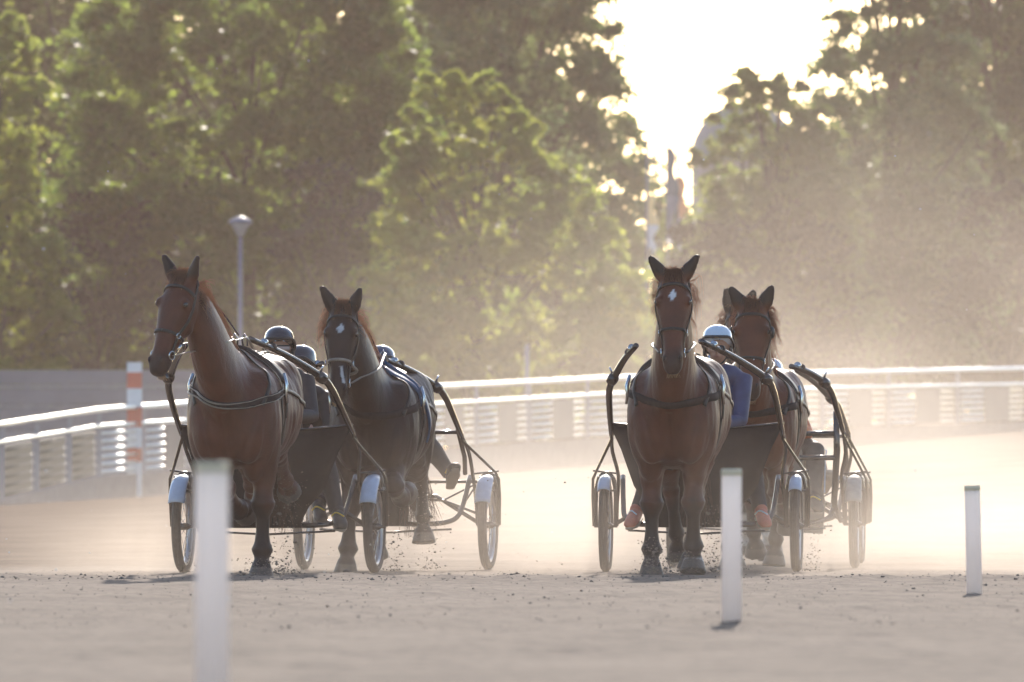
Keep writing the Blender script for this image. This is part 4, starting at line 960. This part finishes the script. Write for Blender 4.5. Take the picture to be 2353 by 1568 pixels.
        sc_ = m.build('splash_cloth', M['screen'], root)
        MB().tube([p + Vector((0, 0, .008)) for p in fr_[0]], .009, 8).build('top_hem', M['gunmetal'], sc_)
    return root

# ------------------------------------------------------------------ people
def person(label, base, yaw, head, hd_yaw, shoes, hands, top_m, leg_m, shoe_m, helmet_m, lean=0.0, goggles=False, group='drivers seated on the carts', helmet_r=1.0, seat_z=.87, vest=None, stripe=False, hair=None, knees=None):
    root = empty('person', label, 'person', base, -R(yaw), group)
    HD = Vector(head)
    pel = Vector((HD.x*.15, .13, seat_z + .07)); neck = HD + Vector((0, .035, -.155)); chest = pel.lerp(neck, .62) + Vector((0, -.0, 0))
    waist = pel.lerp(neck, .3) + Vector((0, .03, 0))
    sh = [neck + Vector((s*.185, .01, -.075)) for s in (-1, 1)]
    hip = [pel + Vector((s*.095, -.02, -.01)) for s in (-1, 1)]
    hnd = [Vector(h) for h in hands]; ft = [Vector(s_) for s_ in shoes]
    elb = [sh[i].lerp(hnd[i], .5) + Vector(((-1, 1)[i]*.09, .05, -.13)) for i in range(2)]
    if knees: kn = [Vector(k_) for k_ in knees]
    else: kn = [hip[i].lerp(ft[i], .5) + Vector(((-1, 1)[i]*.07, -.08, .16)) for i in range(2)]
    hm = Matrix.Rotation(-R(hd_yaw), 3, 'Z')
    def torso(m, g=0):
        m.tube(spline([pel + Vector((0,0,-.05)), waist, chest, neck + Vector((0,0,-.05))], 4), [(a_+g, b_+g) for a_, b_ in zip(lerpl([.115,.105,.12,.07], 13), lerpl([.165,.145,.185,.10], 13))], 16, up=(0,1,0))
        m.ell(neck.lerp(chest, .25), (.185+g, .10+g, .085+g))
    def arms(m, g=0, upto=1.0):
        for i in range(2):
            e_ = hnd[i] if upto == 1 else elb[i].lerp(hnd[i], upto)
            m.tube([sh[i] + Vector(((-1,1)[i]*-.04,0,0)), sh[i], sh[i].lerp(elb[i], .5), elb[i], elb[i].lerp(e_, .3), elb[i].lerp(e_, .75), e_], [.055+g,.062+g,.052+g,.045+g,.044+g,.034+g,.028+g*1.3], 12)
    def legs(m, g=0, upto=.93):
        for i in range(2):
            e_ = kn[i].lerp(ft[i], upto)
            m.tube([hip[i], hip[i].lerp(kn[i], .25), hip[i].lerp(kn[i], .7), kn[i], kn[i].lerp(e_, .3), kn[i].lerp(e_, .75), e_], [.10+g,.092+g,.072+g,.062+g,.062+g,.046+g,.038+g*1.5], 14)
        m.ell(pel, (.17+g, .13+g, .12+g))
    body = MB(); torso(body); arms(body); legs(body, upto=1.0)
    body.tube([neck + Vector((0,.01,-.08)), neck, HD + Vector((0,.02,-.06))], [.065,.056,.056], 12)
    body.ell(HD + Vector((0, .01, .015)), (.076, .098, .112)); F_ = lambda x_, y_, z_: HD + hm @ Vector((x_, y_, z_))
    body.tube([F_(0,-.035,-.02), F_(0,-.045,-.075), F_(0,-.055,-.105)], [.062,.050,.026], 12)      # jaw
    body.tube([F_(0,-.085,.015), F_(0,-.108,-.018), F_(0,-.118,-.036), F_(0,-.095,-.045)], [.010,.013,.017,.010], 8)   # nose
    for s in (-1, 1):
        body.ell(F_(s*.04,-.068,-.022), (.026,.022,.022)); body.ell(F_(s*.078,.012,-.005), (.012,.02,.03))
    body.tube([F_(-.045,-.08,.028), F_(0,-.094,.030), F_(.045,-.08,.028)], .011, 7)                  # brow
    body.tube([F_(-.022,-.092,-.066), F_(0,-.099,-.064), F_(.022,-.092,-.066)], .008, 7)             # mouth
    # hands with five fingers closed round the reins
    for i in range(2):
        s = (-1, 1)[i]; h = hnd[i]; dr = (h - elb[i]).normalized(); side = Vector((0,0,1)); side = (side - dr*side.dot(dr)).normalized(); pn = dr.cross(side)*s
        body.tube([h - dr*.01, h + dr*.03, h + dr*.085], [(.036,.018),(.042,.019),(.040,.017)], 10, up=tuple(side))
        for kf, (off, ln) in enumerate(((.030,.066),(.011,.074),(-.010,.070),(-.029,.054))):
            a0 = h + dr*.08 + side*off; a1 = a0 + dr*ln*.45 - pn*.010; a2 = a1 + dr*ln*.05 - pn*ln*.45; a3 = a2 - dr*ln*.40 - pn*ln*.08
            body.tube([a0 - dr*.02, a0, a1, a2, a3], [.0095,.0095,.009,.0085,.0075], 7)
        t0 = h + dr*.03 + side*.038; body.tube([t0 - side*.015, t0 + dr*.02 + side*.012, t0 + dr*.048 - pn*.018, t0 + dr*.060 - pn*.034 - side*.01], [.013,.012,.010,.009], 7)
    remeshed(body, 'body', M['skin'], root, .0085, 2)
    m = MB(); torso(m, .014); arms(m, .014, .96); m.tube([neck + Vector((0,.01,-.09)), neck + Vector((0,.012,-.035))], [.078,.068], 12)
    jk = remeshed(m, 'jacket', top_m, root, .013, 3)
    m = MB(); legs(m, .013); remeshed(m, 'trousers', leg_m, root, .013, 3)
    if stripe:
        for i in range(2):
            s = (-1,1)[i]
            for dy in (-.014, 0, .014):
                pts = [hip[i].lerp(kn[i], q) + Vector((s*.10, dy, .0)) for q in (.3,.6,.9)] + [kn[i].lerp(ft[i], q) + Vector((s*.078, dy, 0)) for q in (.15,.5,.85)]
                stube(MB(), pts, .005, 6).build('trouser_stripe', M['white_cloth'], root)
    if vest:
        m = MB(); torso(m, .030); remeshed(m, 'vest', vest, root, .015, 3)
    for i in range(2):
        f = ft[i]; s = (-1,1)[i]; dr = Vector((s*.22, -.9, -.28 if f.z < .6 else .55)).normalized()
        m = MB(); m.tube([f - dr*.07 + Vector((0,0,.0)), f - dr*.04 + Vector((0,0,.015)), f + dr*.04, f + dr*.12 - Vector((0,0,.01)), f + dr*.185 - Vector((0,0,.018)), f + dr*.205 - Vector((0,0,.022))], [(.035,.034),(.052,.042),(.055,.046),(.042,.052),(.030,.044),(.012,.025)], 14, up=(0,0,1))
        m.ell(f + Vector((0,.01,.035)), (.048,.055,.05))
        m.build('shoe', shoe_m, root)
        m = MB(); m.tube([f - dr*.075 - Vector((0,0,.05)), f + dr*.02 - Vector((0,0,.055)), f + dr*.12 - Vector((0,0,.055)), f + dr*.205 - Vector((0,0,.045))], [(.012,.034),(.012,.043),(.012,.050),(.010,.026)], 12, up=(0,0,1))
        m.build('sole', M['sole'], root)
        stube(MB(), [f + dr*.03 + Vector((-.05,-.01,.01)), f + dr*.06 + Vector((-.02,-.02,.045)), f + dr*.10 + Vector((.03,-.02,.03))], .006, 6).build('shoe_trim', M['yellow'] if shoe_m is M['shoe_black'] else M['white_cloth'], root)
    # helmet: shell, peak rim, strap
    hr = helmet_r
    rings = []
    for q in np.linspace(R(20), R(88), 14):
        rr = math.cos(q)**.82
        rings.append([HD + hm @ Vector((.121*hr*rr*math.cos(u), .006 + .142*hr*rr*math.sin(u), .030 + .135*hr*math.sin(q) + (-.085*max(0, math.sin(u) + .62)*max(0, 1 - (q-R(20))/R(18))))) for u in [2*math.pi*k_/28 for k_ in range(28)]])
    he = MB().loft(rings).build('helmet', helmet_m, root)
    pts = [F_(.118*hr*math.cos(u), .006 + .139*hr*math.sin(u), .076 - .085*max(0, math.sin(u) + .62)) for u in np.linspace(0, 2*math.pi, 33)]
    MB().tube(pts, [(.012,.007)]*33, 8, up=(0,0,1), caps=False).build('helmet_rim', M['leather'], he)
    for q in (-.3, .3): MB().ell(F_(q*.1, -.135*hr, .055), (.006,.004,.006)).build('helmet_stud', M['chrome'], he)
    for s in (-1, 1):
        stube(MB(), [F_(s*.100,-.03,.0), F_(s*.080,-.035,-.06), F_(s*.035,-.045,-.118), F_(0,-.05,-.125)], .007, 6).build('chin_strap', M['leather'], he)
        MB().ell(F_(s*.096,.01,-.035), (.016,.035,.045)).build('ear_pad', M['leather'], he)
    if goggles:
        m = MB(); pts = [F_(x_, -.112 + 4.2*x_*x_, .003) for x_ in np.linspace(-.072, .072, 13)]
        m.tube(pts, [(.017,.006)]*13, 10, up=(0,0,1)); m.build('goggle_lens', M['glass'], root)
        m = MB(); m.tube([p + hm @ Vector((0,-.003,.019)) for p in pts], .005, 6); m.build('goggle_frame', M['leather'], root)
    for s in (-1, 1):
        MB().ell(F_(s*.032,-.078,.005), .012).build('eye', M['eye'], root)
    MB().tube([F_(-.02,-.103,-.066), F_(0,-.108,-.0645), F_(.02,-.103,-.066)], [.003,.005,.003], 6).build('lips', M['lips'], root)
    if hair: 
        rgh = random.Random(3); st = [[F_(-.09+.02*rgh.random(), -.05+.03*rgh.random(), .02), F_(-.115,-.05,-.02+.02*rgh.random()), F_(-.10-.03*rgh.random(),-.06,-.05-.03*rgh.random())] for _ in range(60)]
        hair_mesh('hair', st, M['hair_light'], root, .003)
    return dict(root=root, hands=[h for h in hnd])

def reins(h, dr, lab=None):
    """two lines from the bit rings through the terrets back to the driver's hands; part of the harness"""
    for i, s in enumerate((-1, 1)):
        b_ = h['bits'][i]; bvh = h['bvh']; t_ = Vector((s*.05, .49, 1.675*h['sc'])); hw_ = w2l(h['root'], l2w(dr['root'], dr['hands'][i] + Vector((0,-.05,0))))
        mid = b_.lerp(t_, .5) + Vector((s*.07, 0, .015)); m2 = t_.lerp(hw_, .5) + Vector((0,0,-.015))
        pts = spline([b_, mid, t_], 6) + spline([t_, m2, hw_], 8)[1:]
        for _ in range(2):
            for j in range(1, len(pts)-1):
                loc, nor, _, _ = bvh.find_nearest(pts[j])
                if loc is not None and (pts[j] - loc).dot(nor) < .012: pts[j] = loc + nor*.014
        MB().tube(pts, [(.004,.012)]*len(pts), 6, up=(0,0,1)).build('rein', M['leather_tan'] if lab == 'tan' else M['leather'], h['root'])

# ------------------------------------------------------------------ place the teams
BAY = (0.085, 0.021, 0.009); DARKBAY = (0.045, 0.017, 0.012); BLACKBAY = (0.024, 0.010, 0.008)
PLANT = ((2, 0, -38, -20)); 
def X_at(px, D): return (px - CX)/FP*D
def team_left():
    D = 86.6
    h = horse('left-hand bright bay horse, head turned aside, in tan-edged breast strap', (X_at(524, D), D-87, 0.0), 8.2, 1.0, (-.265, -.36, 2.055), 21, 30, 3,
              [(-.17,.185,-.02),(.15,.190,-.02)], (0.080,0.020,0.009),
              ((42, -62, -95, -60), .16), ((3, -2, 12, 8), -.02), ((50, -72, -60, -70, -60), .03), ((52, -75, -60, -70, -60), -.02), mane_m='hair_light', mane_side=1, seed=1, tack='black', tan_breast=True, hscale=1.10, lx=.055)
    Da = 89.5
    c = cart('left cart with pale blue wheel fenders, behind the horse with turned head', (X_at(641, Da), Da-87, 0), 8.5, [(-.30,-2.2,1.62),(.18,-2.3,1.665)], screen='full', joint=(.55,-1.45,1.40))
    d = person('driver in black helmet and clear goggles behind the left horse', (X_at(641, Da), Da-87, 0), 4, (.0,.02,1.62), -6, [(-.46,-.50,.41),(.47,-.50,.41)], [(-.10,-.42,1.13),(.13,-.42,1.13)],
               M['jacket_black'], M['trouser_black'], M['shoe_black'], M['helmet_black'], goggles=True)
    p = person('second person in a black helmet half hidden behind the goggled driver', (X_at(683, 91.2), 91.2-87, 0), 4, (.02,.02,1.50), 30, [(-.30,-.50,.45),(.20,-.50,.45)], [(-.16,-.40,1.02),(.16,-.40,1.02)],
               M['jacket_black'], M['trouser_black'], M['shoe_black'], M['helmet_black'], hair=True, helmet_r=1.02, seat_z=.80)
    # their pillion board so that nobody floats: a rear seat on the left cart
    q = w2l(c, Vector((X_at(683, 91.2), 91.2-87+.13, .80)))
    m = MB(); m.box((q.x, q.y, .79), (.22,.16,.02)); m.build('rear_seat', M['leather'], c, smooth=False)
    MB().tube([Vector((q.x, q.y, .77)), Vector((q.x*.6, q.y*.5, .62)), Vector((0, .05, .55))], .018, 8).build('rear_seat_arm', M['gunmetal'], c)
    reins(h, d, 'tan')
def team_middle():
    D = 90.3
    h = horse('dark horse with white forehead star and blue harness cloth, second from the left', (X_at(850, D), D-87, 0.0), 6.5, .955, (-.155, -.34, 1.90), 16, -1, 2,
              [(-.160,.180,-.02),(.135,.175,-.02)], BLACKBAY,
              ((1, 0, 20, 6), -.06), ((50, -75, -110, -80), .05), ((36, -42, -30, -30, -20), .0), ((24, -82, -4, 4, 8), .05),
              star=(.155,.034,.042,.0), stripe=(.43,.56,.012,.02), mane_m='hair_light', mane_side=-1, seed=2, tack='tan', pad='blue', hood=False, hscale=.95, headlen=.69, swing=.1)
    r = h['root']; bvh = h['bvh']; sc = h['sc']
    strap('blue_strap', bvh, [Vector((.30,.60,1.50*sc)), Vector((.36,.66,1.30*sc)), Vector((.38,.70,1.12*sc)), Vector((.38,.72,.98*sc))], .07, .012, M['blue'], r, n=24)
    strap('blue_strap', bvh, [Vector((.12,.30,1.62*sc)), Vector((.22,.36,1.52*sc)), Vector((.30,.42,1.42*sc)), Vector((.33,.46,1.28*sc))], .10, .014, M['blue'], r, n=24)
    Da = 93.2
    c = cart('middle-left cart with open frame and no cloth beside its right wheel', (X_at(910, Da), Da-87, 0), 8.0, [(-.22,-2.2,1.53),(.24,-2.2,1.56)], screen='apron', style='strut', joint=(.52,-1.45,1.36), lower=(.58,-.55,1.0), scr_top=(.62,1.10))
    # narrow this cart's cloth
    for ch in c.children:
        if ch.name.startswith('splash_cloth'): ch.scale = (.56, 1, 1); ch.location.x = .02
    d = person('driver in dark blue helmet low behind the dark horse, one boot lifted high', (X_at(895, Da), Da-87, 0), 4, (-.07,.05,1.525), 0, [(-.40,-.45,.66),(.50,-.42,.70)], [(-.14,-.40,1.08),(.10,-.40,1.08)],
               M['jacket_black'], M['trouser_black'], M['shoe_black'], M['helmet_navy'], seat_z=.74, knees=[(-.30,-.30,.98),(.30,-.25,.96)])
    reins(h, d, 'tan')
def team_right():
    D = 87.6
    h = horse('bright bay horse with white diamond on forehead, frontmost at the right', (X_at(1540, D), D-87, 0.0), 5.5, 1.0, (.055, -.36, 2.085), 19, 0, -1,
              [(-.175,.170,-.02),(.180,.175,-.02)], BAY,
              ((4, -1, 14, 6), .0), ((14, -16, -30, 20), -.02), ((36, -42, -30, -30, -20), .06), ((36, -38, -12, 8, 4), -.10),
              star=(.145,.030,.052,.0), mane_m='hair', mane_side=-1, seed=3, tack='black', legmark=[(.05,.35,-.6,.6,.13)], hscale=1.0, wild=.7)
    Da = 90.7
    c = cart('right front cart with black splash cloth, behind the diamond-marked horse', (X_at(1611, Da), Da-87, 0), 4.2, [(-.35,-2.0,1.635),(.12,-2.15,1.665)], screen='full', joint=(.555,-1.45,1.40), scr_top=(.66,1.08), fq=134, fs=.78)
    d = person('driver in white helmet, blue jacket and orange shoes', (X_at(1622, Da), Da-87, 0), 3, (.088,-.04,1.645), 4, [(-.49,-.50,.42),(.42,-.50,.42)], [(-.14,-.42,1.06),(.06,-.42,1.06)],
               M['jacket_blue'], M['trouser_black'], M['shoe_orange'], M['helmet_white'], helmet_r=1.0)
    reins(h, d)
def team_right_back():
    D = 92.0
    h = horse('blinkered bay horse half hidden behind the white helmet, reddish cheeks', (X_at(1727, D), D-87, 0.0), 5.0, .97, (.03, -.34, 1.94), 15, 2, 0,
              [(-.17,.165,-.02),(.155,.175,-.02)], (0.10,0.025,0.009),
              ((6, -2, 14, 6), -.03), ((40, -55, -75, -30), .10), ((36, -42, -30, -30, -20), .06), ((36, -38, -12, 8, 4), -.06),
              mane_m='hair', mane_side=1, seed=4, tack='black', hood=True, hscale=1.08)
    Da = 95.2
    c = cart('rear right cart with a ladder-like upright frame and grey fenders', (X_at(1755, Da), Da-87, 0), 4.0, [(-.24,-2.2,1.60),(.30,-1.9,1.53)], screen=None, grey=True, joint=(.53,-1.45,1.41), lower=(.63,-.5,1.05))
    m1 = MB().tube([Vector((.58,-.55,1.20)), Vector((.585,-.5,.9)), Vector((.56,-.45,.5)), Vector((.60,-.2,.36))], [.022,.026,.024,.018], 12); m1.build('upright_post', M['gunmetal'], c)
    for z in (1.03, .845): MB().tube([Vector((.30,-.52,z)), Vector((.57,-.52,z))], .020, 12).build('ladder_bar', M['gunmetal'], c)
    m = MB(); prof = [(.24,1.02),(.31,.90),(.33,.75),(.40,.70),(.47,.60),(.49,.50),(.47,.26),(.18,.28),(.18,.6)]
    m.loft([[Vector((x_, -.35, z_)) for x_, z_ in prof], [Vector((x_, -.335, z_)) for x_, z_ in prof]]); m.build('side_flap', M['flap'], c, smooth=False)
    d = person('driver in orange vest and grey striped trousers, mostly hidden at the right', (X_at(1797, Da), Da-87, 0), 4, (-.10,.02,1.45), 0, [(-.42,-.50,.45),(.27,-.50,.52)], [(-.14,-.42,1.10),(.12,-.42,1.10)],
               M['jacket_orange'], M['trouser_grey'], M['shoe_black'], M['helmet_white'], vest=M['jacket_orange'], stripe=True, knees=[(-.28,-.30,.88),(.27,-.30,.90)])
    reins(h, d)
def team_hidden():
    D = 97.5
    h = horse('hindmost dark horse, only its ears and pale legs show behind the blinkered bay', (X_at(1716, D), D-87, 0.0), 4.0, 1.0, (-.045, -.34, 2.00), 15, 4, 0,
              [(-.105,.185,-.02),(.125,.170,-.02)], BLACKBAY,
              ((4, -2, 14, 6), .05), ((28, -30, -50, -20), .02), ((36, -42, -30, -30, -20), .06), ((30, -40, -20, 8, 4), -.04),
              mane_m='hair', mane_side=-1, seed=5, tack='black', hood=True, hscale=.9, legmark=[(-.4,.4,-.6,2.2,.42)])
    Da = 100.6
    c = cart('hindmost cart, dust veiled, showing just outside the rear right wheel', (X_at(1778, Da), Da-87, 0), 4.0, [(-.24,-2.2,1.58),(.28,-2.0,1.55)], screen=None, grey=True, joint=(.53,-1.45,1.33), lower=(.63,-.5,1.05), style='strut')
    d = person('hindmost driver, hidden but for a pale boot between the ladder frame and grey flap', (X_at(1778, Da), Da-87, 0), 4, (-.08,.02,1.46), 0, [(-.42,-.50,.55),(.44,-.48,.66)], [(-.14,-.42,1.05),(.12,-.42,1.05)],
               M['jacket_black'], M['trouser_grey'], M['sole'], M['helmet_black'], seat_z=.74)
    reins(h, d)

# ------------------------------------------------------------------ kicked up dirt, drifting motes, dust and haze
def debris():
    rg = np.random.default_rng(42)
    xs_, ys_, zs_, ss_ = [], [], [], []
    for (px, D, n, hgt, wd) in ((655, 87.2, 260, .45, .16), (612, 86.4, 130, .07, .22), (1500, 87.4, 190, .16, .12), (1640, 88.6, 200, .30, .12), (1860, 90.8, 90, .22, .10), (985, 91.5, 130, .40, .10), (905, 90.5, 80, .18, .08), (440, 89.3, 70, .10, .08), (780, 92, 60, .5, .9), (1100, 92, 50, .5, 1.2), (1700, 92, 130, .30, .12), (1580, 87.5, 150, .10, .25)):
        n = int(n*1.6); u = rg.uniform(0, 1, n); z = hgt*u**1.6*1.6; x = X_at(px, D) + rg.normal(0, wd*.5, n) + .22*z*(rg.random()-.3); y = D - 87 + rg.normal(0, .15, n)
        xs_.append(x); ys_.append(y); zs_.append(z + .01); ss_.append(.0036*np.exp(rg.normal(0, .5, n)))
    clods('kicked_up_dirt', 0, None, None, 0, 9, M['clod'], air=(np.concatenate(xs_), np.concatenate(ys_), np.concatenate(zs_), np.concatenate(ss_)))
    n = 70; D = rg.uniform(45, 150, n); x = rg.uniform(-1, 1, n)*D*.0415; z = HC + rg.uniform(-.02, .039, n)*D
    z = np.maximum(z, .2)
    clods('drifting_seeds', 0, None, None, 0, 10, M['white_cloth'], air=(x, D-87, z, rg.uniform(.003, .007, n)))

def volume_mat(name, col, dens, g):
    m = bpy.data.materials.new(name); m.use_nodes = True; t = m.node_tree; t.nodes.clear()
    o = t.nodes.new("ShaderNodeOutputMaterial"); v = t.nodes.new("ShaderNodeVolumePrincipled")
    v.inputs["Color"].default_value = (*col, 1); v.inputs["Density"].default_value = dens; v.inputs["Anisotropy"].default_value = g
    t.links.new(v.outputs[0], o.inputs["Volume"]); return m, t, v
def haze():
    m, t, v = volume_mat('haze_air', (0.88, 0.70, 0.63), 0.00015, 0.72)
    MB().box((0, 150, 9.0), (150, 245.5, 11.0)).build('haze', m, None, smooth=False)['kind'] = 'stuff'
def dust():
    m, t, v = volume_mat('dust_air', (0.92, 0.83, 0.75), 0.02, 0.70)
    L = t.links; N = t.nodes.new
    def math_(op, a_, b_=None, clamp=False):
        n = N("ShaderNodeMath"); n.operation = op; n.use_clamp = clamp
        for i_, q in enumerate((a_, b_)):
            if q is None: continue
            if isinstance(q, (int, float)): n.inputs[i_].default_value = q
            else: L.new(q, n.inputs[i_])
        return n.outputs[0]
    def mr(src, a0, a1, b0, b1, smooth=True):
        n = N("ShaderNodeMapRange"); n.interpolation_type = 'SMOOTHSTEP' if smooth else 'LINEAR'
        for i_, q in zip((1,2,3,4), (a0,a1,b0,b1)): n.inputs[i_].default_value = q
        L.new(src, n.inputs[0]); return n.outputs[0]
    tc = N("ShaderNodeTexCoord"); sp = N("ShaderNodeSeparateXYZ"); L.new(tc.outputs["Object"], sp.inputs[0])
    x, y, z = sp.outputs
    # height profile grows with x to the right: low at left, tall at right
    top = mr(x, -9.0, 4.5, 2.4, 8.0)
    hrel = math_('DIVIDE', z, top)
    prof = mr(hrel, 0.0, 1.0, 1.0, 0.0)
    prof = math_('POWER', prof, 2.3)
    lat = mr(x, -6.6, 3.0, 0.012, 1.0)
    near = mr(y, 1.5, 9.0, 0.0, 1.0); far = mr(y, 60, 115, 1.0, 0.15)
    mpn = N("ShaderNodeMapping"); mpn.inputs["Scale"].default_value = (0.34, 0.12, 0.62); L.new(tc.outputs["Object"], mpn.inputs[0])
    nz_ = N("ShaderNodeTexNoise"); nz_.inputs["Scale"].default_value = 1.0; nz_.inputs["Detail"].default_value = 3.5; L.new(mpn.outputs[0], nz_.inputs["Vector"])
    nn = mr(nz_.outputs[0], 0.32, 0.68, 0.2, 1.8)
    d_ = math_('MULTIPLY', prof, lat); d_ = math_('MULTIPLY', d_, near); d_ = math_('MULTIPLY', d_, far); d_ = math_('MULTIPLY', d_, nn)
    d_ = math_('MULTIPLY', d_, DUST)
    low = math_('MULTIPLY', mr(z, 0.0, 1.15, 1.0, 0.0), mr(y, -3.5, -0.5, 0.0, 1.0)); low = math_('MULTIPLY', low, mr(y, 5, 9, 1.0, 0.05))
    low = math_('MULTIPLY', low, mr(x, -4.2, -2.2, 0.15, 1.0)); low = math_('MULTIPLY', low, nn)
    d_ = math_('ADD', d_, math_('MULTIPLY', low, DUST*8.0))
    L.new(d_, v.inputs["Density"])
    o = MB().box((3, 57, 4.2), (17, 60, 4.6)).build('dust_cloud', m, None, smooth=False); o['kind'] = 'stuff'
    # small low cloud round the legs of the horses
    return o
DUST = 0.0029

build_background()
build_fence()
build_posts()
team_left(); team_middle(); team_right(); team_right_back(); team_hidden()
debris()
haze()
dust()
